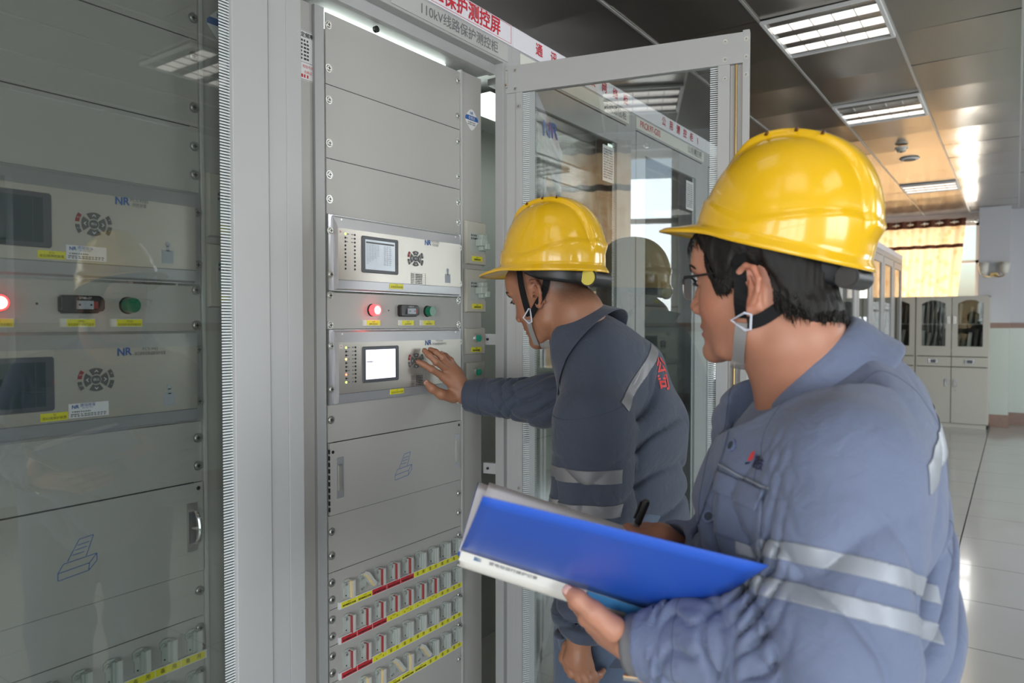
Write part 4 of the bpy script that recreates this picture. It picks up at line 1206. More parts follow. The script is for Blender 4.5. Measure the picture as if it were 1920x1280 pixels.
def nail(parent, tip, prev, normal, r=.0062, mt='nail'):
    """finger nail: small curved plate on the back of the fingertip"""
    t = (Vector(tip) - Vector(prev)).normalized(); n_ = Vector(normal); n_ = (n_ - t * n_.dot(t)).normalized(); s = t.cross(n_)
    P = []
    for i in range(7):
        a = (i / 6 - .5); row = []
        for j in range(7):
            b = (j / 6 - .5); wd = math.cos(a * 1.9) ** .35 if a > 0 else 1
            row.append(Vector(tip) + t * (a * r * 1.9 - .001) + s * (b * r * 1.5 * wd) + n_ * (r * 1.13 - b * b * r * .9 - max(0, a) ** 2 * r * 1.2))
        P.append(row)
    mb = MB(); mb.grid(P, mt); return mb.build('finger_nail', parent, smooth='all')


def skin_mat():
    m = bpy.data.materials.new('skin'); m.use_nodes = True; nt = m.node_tree; n = nt.nodes; l = nt.links; b = n['Principled BSDF']
    a = n.new('ShaderNodeAttribute'); a.attribute_name = 'tint'
    tc = n.new('ShaderNodeTexCoord'); nz = n.new('ShaderNodeTexNoise'); nz.inputs['Scale'].default_value = 45; nz.inputs['Detail'].default_value = 4
    l.new(tc.outputs['Object'], nz.inputs[0]); mr = n.new('ShaderNodeMapRange'); mr.inputs[3].default_value = .90; mr.inputs[4].default_value = 1.10; l.new(nz.outputs[0], mr.inputs[0])
    mx = n.new('ShaderNodeVectorMath'); mx.operation = 'SCALE'; l.new(a.outputs['Color'], mx.inputs[0]); l.new(mr.outputs[0], mx.inputs['Scale'])
    l.new(mx.outputs[0], b.inputs['Base Color']); b.inputs['Roughness'].default_value = .48
    b.inputs['Subsurface Weight'].default_value = .18; b.inputs['Subsurface Radius'].default_value = (1, .35, .18); b.inputs['Subsurface Scale'].default_value = .006
    n2 = n.new('ShaderNodeTexNoise'); n2.inputs['Scale'].default_value = 700; l.new(tc.outputs['Object'], n2.inputs[0])
    bp = n.new('ShaderNodeBump'); bp.inputs['Strength'].default_value = .25; bp.inputs['Distance'].default_value = .0006; l.new(n2.outputs[0], bp.inputs['Height']); l.new(bp.outputs[0], b.inputs['Normal'])
    return m


def cloth_mat(name, col, col2):
    m = mat(name, col, .82, mottle=col2, vscale=7, spec=.25)
    nt = m.node_tree; n = nt.nodes; l = nt.links; b = n['Principled BSDF']
    tc = n.new('ShaderNodeTexCoord'); wv = n.new('ShaderNodeTexNoise'); wv.inputs['Scale'].default_value = 1400; wv.inputs['Detail'].default_value = 1
    l.new(tc.outputs['Object'], wv.inputs[0]); w2 = n.new('ShaderNodeTexNoise'); w2.inputs['Scale'].default_value = 38; w2.inputs['Detail'].default_value = 6; w2.inputs['Distortion'].default_value = .8; l.new(tc.outputs['Object'], w2.inputs[0])
    b1 = n.new('ShaderNodeBump'); b1.inputs['Strength'].default_value = .35; b1.inputs['Distance'].default_value = .0005; l.new(wv.outputs[0], b1.inputs['Height'])
    b2 = n.new('ShaderNodeBump'); b2.inputs['Strength'].default_value = .5; b2.inputs['Distance'].default_value = .006; l.new(w2.outputs[0], b2.inputs['Height']); l.new(b1.outputs[0], b2.inputs['Normal']); l.new(b2.outputs[0], b.inputs['Normal'])
    b.inputs['Sheen Weight'].default_value = .15
    return m


M['skin'] = skin_mat()
M['cloth1'] = cloth_mat('light_blue_grey_workwear', (.130, .158, .245), (.158, .186, .278))
M['cloth2'] = cloth_mat('slate_blue_workwear', (.050, .060, .088), (.064, .077, .110))
M['trous'] = cloth_mat('blue_work_trousers', (.075, .105, .16), (.09, .12, .18))
M['reflect'] = mat('reflective_tape', (.27, .29, .33), .42, metal=.10, bump=.2, bscale=900)
M['reflect2'] = mat('reflective_tape_dull', (.17, .17, .18), .45, metal=.1, bump=.2, bscale=900)
M['hair'] = mat('black_hair', (.011, .009, .008), .55, bump=.6, bscale=500, spec=.25)
M['helmet'] = mat('yellow_helmet_shell', (.80, .465, .010), .20, coat=.35, bump=.02, bscale=60, sss=.0)
M['strap'] = mat('black_webbing', (.008, .008, .009), .75, bump=.4, bscale=900, spec=.2)
M['gstrap'] = mat('grey_webbing', (.24, .235, .23), .7, bump=.5, bscale=900)
M['clear'] = mat('milky_plastic', (.50, .48, .46), .3, alpha=.55)
M['wplast'] = mat('white_plastic_ring', (.60, .62, .70), .35)
M['eyew'] = mat('eye_white', (.75, .72, .70), .15, coat=.5)
M['nail'] = mat('finger_nail', (.62, .36, .30), .3)
M['button'] = mat('blue_button', (.14, .18, .30), .35)
M['vent'] = mat('vent_brown', (.12, .04, .01), .5)
M['brow'] = mat('eyebrow_hair', (.02, .015, .013), .6)
M['lens'] = glass_mat('spectacle_lens', (.96, .97, .97), 1.35)
M['yknob'] = mat('yellow_knob_cap', (.70, .58, .10), .35)
M['thread'] = mat('seam_thread', (.04, .05, .075), .8)
M['navy'] = mat('navy_print', (.012, .015, .07), .6)
M['redprint'] = mat('red_print', (.62, .05, .05), .6)
M['spine'] = mat('white_spine_paper', (.60, .58, .53), .35, coat=.3)
M['thread1'] = mat('seam_thread_light', (.09, .11, .17), .8)


def set_tint(o, v, head_inv, base, stub=None):
    """surface colour of skin by place: lips, ears, nose redder; cropped hair where there is any"""
    n = len(v); c = np.tile(np.array(base + (1,)), (n, 1)).astype(np.float64)
    Mi = np.array(head_inv); l = (np.c_[v, np.ones(n)] @ Mi.T)[:, :3]
    x, y, z = l[:, 0], l[:, 1], l[:, 2]; near = (np.abs(l).max(1) < .16)
    g = lambda cx, cy, cz, r: np.exp(-(((x - cx) ** 2 + (np.abs(y) - cy) ** 2 + (z - cz) ** 2) / (r * r)))
    lip = near * np.exp(-((z + .0640) / .0105) ** 4) * (x > .080) * (np.abs(y) < .026)
    red = near * (.55 * g(-.022, .090, .010, .022) + .5 * g(-.012, .085, -.026, .012) + .45 * g(.105, 0, -.026, .014) + .35 * g(.065, .05, -.03, .03))
    c[:, :3] = c[:, :3] * (1 + red[:, None] * np.array([.12, -.28, -.30]))
    c[:, :3] = c[:, :3] * (1 - lip[:, None] * .85) + lip[:, None] * .85 * np.array([.42, .15, .13])
    # light beard shadow
    jaw = near * np.exp(-((z + .085) / .03) ** 2) * (x > .03) * .10
    c[:, :3] *= (1 - jaw[:, None])
    if stub is not None:
        m = stub(x, y, z, noise(v.astype(F32), 900.0)) * near
        c[:, :3] = c[:, :3] * (1 - m[:, None]) + m[:, None] * np.array([.035, .026, .022])
    at_ = o.data.color_attributes.new('tint', 'FLOAT_COLOR', 'POINT'); at_.data.foreach_set('color', np.clip(c, 0, 1).astype(F32).ravel())


from mathutils.bvhtree import BVHTree
def bvh_of(*objs):
    vs, ps = [], []
    for o in objs:
        b = len(vs); vs += [o.matrix_world @ v.co if o.parent is None else v.co for v in o.data.vertices]; ps += [tuple(b + i for i in p.vertices) for p in o.data.polygons]
    return BVHTree.FromPolygons(vs, ps)


def pick(bvh, x, y, off=.002):
    """point of a surface seen at pixel (x, y)"""
    d = (at(x, y, 1.0) - CAM).normalized(); h = bvh.ray_cast(CAM, d)
    if h[0] is None:
        q = bvh.find_nearest(at(x, y, 1.0)); return q[0] + q[1] * off, q[1]
    return h[0] + h[1] * off, h[1]


def ribbon(mb, pts, nrm, w, th, m):
    """flat strap along points lying on a surface with normals"""
    L = []; n = len(pts)
    for i in range(n):
        t = (pts[min(i + 1, n - 1)] - pts[max(i - 1, 0)]).normalized(); s = t.cross(nrm[i]).normalized(); q = nrm[i]
        ww = w[i] if isinstance(w, (list, tuple)) else w
        L.append([pts[i] - s * ww / 2, pts[i] + s * ww / 2, pts[i] + s * ww / 2 + q * th, pts[i] - s * ww / 2 + q * th])
    mb.grid(L, m, closed_v=True); b = mb.v; k = mb.mi(m)
    n0 = len(mb.v) - 4 * n
    mb.f += [(n0, n0 + 1, n0 + 2, n0 + 3), (n0 + 4 * n - 1, n0 + 4 * n - 2, n0 + 4 * n - 3, n0 + 4 * n - 4)]; mb.m += [k, k]


def smooth_path(P, n=24):
    P = [Vector(p) for p in P]; out = []
    m = len(P) - 1
    for i in range(n + 1):
        t = i / n * m; k = min(int(t), m - 1); u = t - k
        p0, p1, p2, p3 = P[max(k - 1, 0)], P[k], P[k + 1], P[min(k + 2, m)]
        out.append(.5 * ((2 * p1) + (p2 - p0) * u + (2 * p0 - 5 * p1 + 4 * p2 - p3) * u * u + (3 * p1 - p0 - 3 * p2 + p3) * u ** 3))
    return out


def strip_from(src, name, parent, planes, m, off=.0012, thick=.0008):
    """a band of tape lying on a garment: the part of its surface between the given planes [(point, normal)]"""
    me = src.data; v = np.zeros(len(me.vertices) * 3); me.vertices.foreach_get('co', v); v = v.reshape(-1, 3)
    q = np.zeros(len(me.loops), np.int32); me.loops.foreach_get('vertex_index', q); q = q.reshape(-1, 4)
    ok = np.ones(len(q), bool)
    for p, n in planes:
        s = (v - np.array(p)) @ np.array(n); ok &= (s[q].max(1) > 0)
    q = q[ok]; ui, inv = np.unique(q, return_inverse=True); q = inv.reshape(-1, 4)
    bm = bmesh.new(); vv = [bm.verts.new(c) for c in v[ui]]
    for f in q:
        try: bm.faces.new([vv[i] for i in f])
        except ValueError: pass
    for p, n in planes: bmesh.ops.bisect_plane(bm, geom=bm.verts[:] + bm.edges[:] + bm.faces[:], plane_co=p, plane_no=n, clear_inner=True)
    bm.normal_update()
    for x in bm.verts: x.co += x.normal * off
    bmesh.ops.recalc_face_normals(bm, faces=bm.faces)
    o_ = bpy.data.meshes.new(name); bm.to_mesh(o_); bm.free(); o_.materials.append(M[m])
    ob = link(o_, name, parent, smooth='all'); sm = ob.modifiers.new('s', 'SOLIDIFY'); sm.thickness = thick; sm.offset = 0
    return ob


def seam_from(src, name, parent, plane, limits, m, r=.0011):
    """stitched seam: the line where a plane crosses the garment, kept inside the limit planes"""
    me = src.data; bm = bmesh.new(); bm.from_mesh(me)
    near = [f for f in bm.faces]
    res = bmesh.ops.bisect_plane(bm, geom=bm.verts[:] + bm.edges[:] + bm.faces[:], plane_co=plane[0], plane_no=plane[1])
    es = [g for g in res['geom_cut'] if isinstance(g, bmesh.types.BMEdge)]
    mb = MB()
    for e in es:
        a, b = e.verts[0].co.copy(), e.verts[1].co.copy(); c = (a + b) / 2
        if any((c - Vector(p)).dot(Vector(n)) < 0 for p, n in limits): continue
        if (b - a).length < 1e-5: continue
        na = (e.verts[0].normal + e.verts[1].normal).normalized(); t = (b - a).normalized(); s = t.cross(na).normalized()
        a -= t * .0004; b += t * .0004
        mb.add([a - s * r, a + na * r * .8, a + s * r, b - s * r, b + na * r * .8, b + s * r], [(0, 1, 4, 3), (1, 2, 5, 4)], m)
    bm.free()
    return mb.build(name, parent, smooth='all') if mb.f else None


def project_text(bvh, parent, name, body, size, origin, right, up, m, off=.0015, bold=.02, mb=None, sx=1):
    """lettering printed on a garment: glyph points dropped on the surface along the common normal"""
    tx, ty, fs, tz = text_mesh(body, size, bold, 2, 'CENTER', sx, 1.0); r_, u_ = Vector(right).normalized(), Vector(up).normalized(); n_ = r_.cross(u_).normalized(); vs = []
    for a, b, c in zip(tx, ty, tz):
        p = Vector(origin) + r_ * a + u_ * b; h = bvh.ray_cast(p + n_ * .12, -n_, .3)
        vs.append((h[0] + h[1] * (off + c)) if h[0] is not None else p)
    own = mb is None; mb = mb or MB(); mb.add(vs, fs, m)
    return mb.build(name, parent) if own else None


def helmet(parent, Mx, label=None, cap_col='yknob'):
    """safety helmet in its own frame: origin at the centre of the rim, x forward"""
    nphi, nt_ = 144, 46; P = []
    ss = lambda a, b, x: (lambda t: t * t * (3 - 2 * t))(min(1, max(0, (x - a) / (b - a))))
    for j in range(-7, nt_ + 1):
        row = []
        for i in range(nphi):
            ph = 2 * math.pi * i / nphi; cph, sph = math.cos(ph), math.sin(ph); aph = abs(((ph + math.pi) % (2 * math.pi)) - math.pi)
            A = .119 if cph > 0 else .122; Bw = .100
            if j >= 0:
                psi = (j / nt_) * math.pi / 2; cr = math.cos(psi) ** .80 if j < nt_ else 0.0; H = .147
                x, y, z = A * cr * cph, Bw * cr * sph, H * math.sin(psi) ** .93
                nx, ny, nz = x / A ** 2, y / Bw ** 2, z / H ** 2 + 1e-9; L = math.sqrt(nx * nx + ny * ny + nz * nz) or 1
                b = .0095 * (1 - ss(.026, .033, abs(y))) * ss(.02, .05, z) * (1 - ss(.065, .100, x))
                zc = .032 + .020 * math.exp(-((aph - 2.6) / .7) ** 2) - .014 * math.exp(-((aph - 1.35) / .45) ** 2) + .010 * math.exp(-(aph / .5) ** 2)
                b += .0040 * (1 - ss(zc - .0035, zc + .0035, z))
                x += nx / L * b; y += ny / L * b; z += nz / L * b
                row.append((x, y, z))
            else:
                s = -j / 7; br = .008 + .050 * math.exp(-(aph / .78) ** 4); e = br * s
                A2, B2 = A + .0040, Bw + .0040
                drop = (-.004 * s - .012 * s * math.exp(-(aph / .8) ** 4)) - .006 * s * (1 - math.exp(-(aph / 1.1) ** 4))
                lip = -.0 
                row.append(((A2 + e) * cph, (B2 + min(e, .008) + max(0, e - .008) * .55) * sph, drop * 1.2 - (.003 if s > .99 else 0)))
        P.append(row)
    mb = MB(); mb.grid(P, 'helmet', closed_v=True)
    h = mb.build('hard_hat', parent, smooth='all', solid=.003); h.modifiers['solid'].offset = -1
    if label: tag(h, label)
    h.matrix_local = Mx
    # vent slots on both sides of the crest, dropped on the shell
    hv = BVHTree.FromPolygons([v.co for v in h.data.vertices], [tuple(p.vertices) for p in h.data.polygons])
    for s in (-1, 1):
        for x0 in (.052, .012, -.024):
            hit = hv.ray_cast(Vector((x0, s * .0305, .3)), Vector((0, 0, -1)))
            q, nn = hit[0], hit[1]; nn = nn if nn.z > 0 else -nn; t = Vector((1, 0, 0)); t = (t - nn * t.x).normalized(); u = nn.cross(t)
            T = Matrix((( *t[:], 0), (*u[:], 0), (*nn[:], 0), (0, 0, 0, 1))).transposed(); T = Matrix.Translation(q) @ T
            mb = MB(); mb.box((-.009, -.0028, -.004), (-.0015, .0028, .0009), 'vent', T); mb.box((.0015, -.0028, -.004), (.009, .0028, .0009), 'vent', T); mb.build('vent_slot', h)
    # headband and ratchet knob
    mb = MB(); Pb = []
    for z, q in ((.006, .97), (-.008, .985), (-.024, .97), (-.032, .95)):
        Pb.append([(-.012 + (.092 if math.cos(a) > 0 else .102) * q * math.cos(a), .0835 * q * math.sin(a), z - .012 * max(0, -math.cos(a)) + .03 * max(0, math.cos(a))) for a in [R(62 + 236 * k / 60) for k in range(61)]])
    mb.grid(Pb, 'black'); hb = mb.build('headband', h, smooth='all', solid=.003)
    T = Matrix.Translation((-.112, 0, -.028)) @ Matrix.Rotation(R(90), 4, 'Z')
    mb = MB(); kr_ = .0195 if cap_col == 'yknob' else .0160; mb.cyl((0, 0), kr_, -.040, .040, 'black', 28, T=T); mb.cyl((0, 0), kr_ * .85, .040, .0425, cap_col, 28, T=T); mb.cyl((0, 0), kr_ * .85, -.0425, -.040, cap_col, 28, T=T)
    tag(mb.build('adjusting_knob', h, smooth=True), 'round adjusting knob with a pale end cap')
    mb = MB(); T = Matrix.Translation((.052, 0, .004)) @ Matrix.Rotation(R(90), 4, 'Z')
    mb.cyl((0, 0), .0075, .088, .091, 'cream', 16, T=T); mb.cyl((0, 0), .0075, -.091, -.088, 'cream', 16, T=T); mb.build('strap_anchor', h, smooth=True)
    return h

# ------------------------------------------------------------------ the two men
PERSON = [None]
def own(o, parent=None):
    """child built in world coordinates"""
    t, L = PERSON[0]
    o.parent = t; o.matrix_parent_inverse = Matrix.Translation(-L)
    return o


def local(Mi, p):
    return (p @ np.array(Mi, F32)[:3, :3].T + np.array(Mi, F32)[:3, 3]).astype(F32)


def folds(p, o, u, ref, fa, fb, seed, skew=.5, sharp=1.0):
    """creases running roughly around a limb: soft ridges between narrow valleys, warped and patchy"""
    u = V3(u) / np.linalg.norm(V3(u)); x1 = V3(ref); x1 = x1 - u * (x1 @ u); x1 /= np.linalg.norm(x1); x2 = np.cross(u, x1)
    q = p - V3(o); s = q @ u; X = q @ x1; Y = q @ x2
    w = np.stack([s * fa * .45 + seed, X * fb * .8 + seed * 2, Y * fb * .8 + 3], 1).astype(F32)
    n = noise(w, 1.0); m = noise(w + 11, .8); m2 = noise(w + 23, .9)
    def val(ph): return (1 - np.abs(np.sin(math.pi * ph))) ** 2.2
    a = val((s + skew * X + .35 * skew * Y) * fa * .55 + n * 1.3 + seed) * np.clip(.55 + m, 0, 1)
    b = val((s - .8 * skew * X + .5 * Y) * fa * .42 + n * 1.1 + seed * 3) * np.clip(.35 + m2, 0, 1)
    return (a + b * .8) * 1.15 - .25


def bump1(x, c, w): return np.exp(-((x - c) / w) ** 2)


def xz(v): return Vector(v)


def build_collar(parent, N, up, fwd, m, r=.066, h=.038, fall=.045, spread=.020, front=.052, gap=42, rb=.078, name='collar'):
    """turned-down shirt collar: N centre of the neck base, gap = half opening angle at the front in degrees"""
    up = Vector(up).normalized(); f = Vector(fwd); f = (f - up * f.dot(up)).normalized(); s = up.cross(f)
    P = []
    n = 64
    prof = [(0, -.012, .004), (0, .3, .001), (0, .8, 0), (0, 1, .002), (.25, 1.02, .006), (.5, .75, .009), (.75, .4, .014), (1, 0, .020)]
    for i in range(n + 1):
        a = R(gap) + (2 * math.pi - 2 * R(gap)) * i / n
        ca, sa = math.cos(a), math.sin(a); fr = max(0, 1 - min(a - R(gap), 2 * math.pi - R(gap) - a) / R(55))   # 1 at the two front points
        rr_ = 1 / math.sqrt((ca / (r * 1.02)) ** 2 + (sa / rb) ** 2)
        hh = h * (1 - .62 * fr) ; row = []
        tilt = -.0 * (1 + ca) / 2
        for (t, q, o) in prof:
            if t == 0: z = hh * q; rad = rr_ + o - .006 * q
            else: z = hh * (1.0 - t) - fall * t * (.6 + .55 * fr) + .006 * (t < .3); rad = rr_ + o + spread * t * (.55 + .6 * fr)
            back = f * (rad * ca) + s * (rad * sa)
            p = Vector(N) + back + up * (z + tilt)
            if t > 0: p -= s * (math.copysign(1, sa) * fr * t * front * .45) * (0 if gap > 60 else 1) * -1
            row.append(p)
        P.append(row)
    mb = MB(); mb.grid(P, m); o = mb.build(name, parent, smooth='all', subsurf=1, solid=.0028)
    return o


# ============================ man at the back, touching the relay
base2 = Vector((.47, 1.56, 0))
man2 = thing('person', 'man in yellow helmet and slate blue work suit reaching to press the relay keypad', 'person', base2)
PERSON[0] = (man2, base2)
H2 = frame(at(1034, 549, 1.64), 181, 21, 0, .94); H2i = H2.inverted()
f2 = Vector((-1, -.07, 0)).normalized(); l2 = Vector((.07, -1, 0)).normalized()
N2 = at(1100, 650, 1.64); C2N = at(1092, 636, 1.63); U2N = (f2 * .80 + Vector((0, 0, .60))).normalized(); CH2 = at(1165, 800, 1.70); BE2 = at(1170, 1010, 1.69); HI2 = at(1165, 1240, 1.68); CT2 = at(1148, 715, 1.69)
SL2 = at(1112, 790, 1.51); EL2 = at(1110, 965, 1.50); WL2 = at(1086, 1196, 1.46)
SR2 = CT2 - l2 * .165 + Vector((0, 0, -.055)); ER2 = at(1030, 752, 1.83); WR2 = at(874, 741, X=.030)
kn = [at(831, 706, X=-.006), at(842, 695, X=.000), at(852, 692, X=.004), at(860, 697, X=.006)]
fg = [[at(809, 692, X=-.016), at(796, 684, X=-.030), at(784, 678, X=-.0435)], [at(818, 678, X=-.008), at(805, 666, X=-.022), at(796, 657, X=-.036)],
      [at(830, 670, X=-.004), at(817, 660, X=-.018), at(807, 655, X=-.032)], [at(845, 675, X=.0), at(836, 667, X=-.012), at(828, 662, X=-.024)]]
th = [at(850, 744, X=.008), at(828, 739, X=-.002), at(810, 728, X=-.014), at(800, 718, X=-.026)]
knl = [at(1065, 1236, 1.455), at(1078, 1246, 1.445), at(1092, 1250, 1.445), at(1105, 1247, 1.455)]
fgl = [[at(1072, 1262, 1.45), at(1086, 1272, 1.465), at(1100, 1270, 1.48)], [at(1087, 1272, 1.445), at(1102, 1278, 1.46), at(1112, 1272, 1.48)],
       [at(1101, 1273, 1.445), at(1114, 1276, 1.465), at(1122, 1268, 1.485)], [at(1113, 1266, 1.455), at(1124, 1265, 1.47), at(1131, 1257, 1.485)]]
thl = [at(1068, 1214, 1.48), at(1060, 1232, 1.49), at(1068, 1252, 1.495), at(1080, 1262, 1.50)]
NB2 = at(1070, 590, 1.64)


def nearbox(p, c, r): return (np.abs(p - V3(c)).max(1) < r)


def masked(p, c, r, fn, far):
    """evaluate an expensive field only near its centre"""
    q = p - V3(c); dist = np.linalg.norm(q, axis=1) - r; out = np.maximum(dist, .02) + far; m = dist < .03
    if m.any(): out[m] = fn(p[m])
    return out.astype(F32)


def legs(p, hip, f, l, r0=.088, r1=.055, grow=0.0, gap=.10):
    d = None; hp = Vector((hip.x, hip.y, .92))
    for s in (-1, 1):
        h = hp + l * s * gap; k = Vector((h.x, h.y, .50)) + f * .025; a = Vector((h.x, h.y, .09)) - f * .01
        e = smin(cap(p, h, k, r0 + grow, .062 + grow), cap(p, k, a, .062 + grow, r1 * .85 + grow), .03); d = e if d is None else smin(d, e, .03)
    return smin(d, ecyl(p, hp + Vector((0, 0, .12)), hp - Vector((0, 0, .03)), l, (.135 + grow, .085 + grow), (.15 + grow, .10 + grow)), .04)


def body2(p):
    hl = lambda q: head_sdf(local(H2i, q) , 1.0) * .95
    d = masked(p, H2.translation, .19, hl, 0)
    neck = chain(p, [H2 @ Vector((-.022, 0, -.02)), H2 @ Vector((-.045, 0, -.075)), N2 + Vector((0, 0, -.03))], [.054, .056, .064], .03)
    d = smin(d, neck, .022)
    d = smin(d, ecyl(p, N2 + Vector((0, 0, -.09)), CH2, l2, (.08, .055), (.13, .08)), .04)
    d = smin(d, ecyl(p, CH2, HI2, l2, (.13, .08), (.12, .085)), .04)
    d = smin(d, chain(p, [SL2, EL2, WL2], [.045, .036, .026], .02), .04)
    d = smin(d, chain(p, [SR2, ER2, WR2], [.045, .036, .0265], .02), .04)
    d = np.minimum(d, masked(p, (kn[1] + WR2) / 2, .14, lambda q: hand_sdf(q, WR2, kn, fg, th), 0)) if False else smin(d, masked(p, (kn[1] + WR2) / 2, .15, lambda q: hand_sdf(q, WR2, kn, fg, th), 0), .006)
    d = smin(d, masked(p, (knl[1] + WL2) / 2, .13, lambda q: hand_sdf(q, WL2, knl, fgl, thl, .0115, .023), 0), .006)
    return smin(d, legs(p, HI2, f2, l2), .03)


v, q = surface(body2, (-.15, 1.15, 0), (.95, 2.0, 1.85), .0027)
bo2, v = mk_mesh('body', v, q, 'skin'); own(bo2)
def stub2(x, y, z, n):
    line = np.interp(x, [-.12, -.075, -.05, -.02, .01, .02, .034, .05, .07, .1], [-.072, -.068, -.052, -.005, .022, -.004, .002, .035, .066, .08])
    t = np.clip((z - line) / .045, 0, 1)
    return np.clip(t ** .8 * (.72 + .16 * n), 0, .88)
set_tint(bo2, v, H2i, (.33, .15, .085), stub2)
print('body2', len(v), round(time.time() - T0, 1))


def jacket2(p):
    wr = lambda o, u, ref, fa, fb, s, sk=.5: folds(p, o, u, ref, fa, fb, s, sk)
    t = ecyl(p, CT2, CH2, l2, (.165, .115), (.195, .135))
    t = smin(t, ecyl(p, CH2, BE2, l2, (.195, .135), (.190, .140)), .05)
    t = smin(t, ecyl(p, BE2, HI2 + Vector((0, 0, -.03)), l2, (.190, .140), (.190, .145)), .05)
    t = smin(t, ecyl(p, C2N - U2N * .01, CT2 + Vector((0, 0, -.01)), l2, (.080, .072), (.150, .105)), .06)
    zz = p[:, 2]
    t = t + (folds(p, CH2, (.25, .1, 1), f2, 14, 8, 3, 1.0) * .014 + noise(p, 9.0) * .003) * np.clip((1.33 - zz) / .12, .25, 1)
    c1 = cap(p, C2N - U2N * .065 + l2 * .035, SL2 + Vector((0, 0, .006)), .070, .076)
    c2 = cap(p, C2N - U2N * .065 - l2 * .035, SR2, .070, .074)
    t = smin(smin(t, c1, .05), c2, .05)
    a = chain(p, [SL2, EL2], [.086, .081], .03); a = smin(a, chain(p, [EL2, WL2 + Vector((0, 0, .03))], [.080, .054], .02), .03)
    a = smin(a, cap(p, WL2 + Vector((0, 0, .045)), WL2, .049, .047), .010)
    sc = np.clip((SL2.z + .02 - zz) / .10, 0, 1)
    a = a + folds(p, SL2, EL2 - SL2, f2, 20, 8, 5, 1.0) * .016 * sc + noise(p, 14) * .002
    b = chain(p, [SR2, ER2], [.074, .064], .03); cw = WR2 + (ER2 - WR2).normalized() * .045
    b = smin(b, chain(p, [ER2, cw], [.062, .047], .02), .03)
    b = b + folds(p, ER2, WR2 - ER2, (0, 0, 1), 30, 7, 9, 1.5) * .011 + noise(p, 14) * .002
    b = smin(b, cap(p, cw, WR2 + (ER2 - WR2).normalized() * .008, .0445, .0425), .006)
    g = smin(t, b, .03); g = smin(g, a, .012)
    # openings: neck, cuffs, hem
    dd = p - V3(C2N); ax = dd @ V3(U2N); rad = np.linalg.norm(dd - ax[:, None] * V3(U2N), axis=1)
    g = smax(g, -np.maximum(rad - .145, -(ax + .42 * (rad - .078)) * .92), .006); g = smax(g, -np.maximum(rad - .066, -ax - .03), .003)
    u = (WR2 - ER2).normalized(); g = smax(g, (p - V3(WR2 - u * .002)) @ V3(u), .002); g = smax(g, -cap(p, WR2 + u * .03, WR2 - u * .02, .038, .036), .002)
    g2 = smax(g, -cap(p, WL2 - Vector((0, 0, .03)), WL2 + Vector((0, 0, .02)), .040, .038), .002)
    uw = V3((WL2 - EL2).normalized()); m = np.linalg.norm(p - V3(WL2), axis=1) < .10
    cut = (p - V3(WL2)) @ uw - .002
    g2 = np.where(m, smax(g2, cut, .002), g2)
    return smax(g2, np.where(m, -1, .66 - zz).astype(F32), .004)


v, q = surface(jacket2, (-.12, 1.2, .55), (.85, 2.0, 1.5), .0034)
ja2, v = mk_mesh('jacket', v, q, 'cloth2'); own(ja2)
print('jacket2', len(v), round(time.time() - T0, 1))
tr = lambda p: smax(legs(p, HI2, f2, l2, grow=.026) + folds(p, HI2, (0, 0, 1), f2, 7, 9, 2, .4) * .006, p[:, 2] - .98, .004)
v, q = surface(tr, (.1, 1.25, .0), (.85, 1.9, 1.1), .0065); t_, v = mk_mesh('trousers', v, q, 'trous'); own(t_)
col2 = build_collar(ja2, C2N - U2N * .002, U2N, f2 - U2N * f2.dot(U2N), 'cloth2', r=.074, h=.044, fall=.058, spread=.030, gap=26, rb=.080)
col2.name = 'collar'
for z_, zz_ in ((868, 892), (930, 952)):
    a_ = at(1110, z_, 1.50); b_ = at(1110, zz_, 1.50); mid = EL2
    strip_from(ja2, 'reflective_strip', ja2, [(a_, Vector((0, .0, -1))), (b_, Vector((0, 0, 1))), (SL2 + f2 * -.083, Vector(f2)), (SL2 - l2 * .040, Vector(l2))], 'reflect2')
# diagonal tape on the back of the shoulder
A_, An = None, None
bv = bvh_of(ja2)
pa, na = pick(bv, 1222, 655); pb, nb_ = pick(bv, 1168, 755); pc, nc = pick(bv, 1200, 705)
dirv = (pb - pa).normalized(); across = dirv.cross(nc).normalized()
if (pick(bv, 1230, 720)[0] - pc).dot(across) < 0: across = -across
strip_from(ja2, 'reflective_strip', ja2, [(pc - across * .013, across), (pc + across * .013, -across), (pb + dirv * .004, -dirv), (pa - dirv * .03, dirv), (CH2, -f2)], 'reflect2')
# sleeve and yoke seams
sd = (SL2 - N2).normalized()
seam_from(ja2, 'seam', ja2, (SL2 + Vector((0, 0, .035)), Vector((-.10, -.25, 1)).normalized()), [(SL2 - l2 * .06, l2)], 'thread')
seam_from(ja2, 'seam', ja2, (WL2 + Vector((0, 0, .055)), (0, 0, 1)), [(WL2 + l2 * -.08, l2), (WL2 + f2 * -.08, f2), (WL2 - f2 * -.08, -f2)], 'thread')
ucu = (WR2 - ER2).normalized(); seam_from(ja2, 'seam', ja2, (WR2 - ucu * .052, ucu), [(WR2 - ucu * .08, ucu)], 'thread')
rb = (f2 * -1); ptx, ntx = pick(bv, 1243, 712)
project_text(bv, ja2, 'back_lettering', '公\n司', .037, ptx + Vector((0, 0, .01)), Vector((.60, .60, 0)), Vector((0, 0, 1)), 'redprint', bold=.03)
print('man2 dress', round(time.time() - T0, 1))

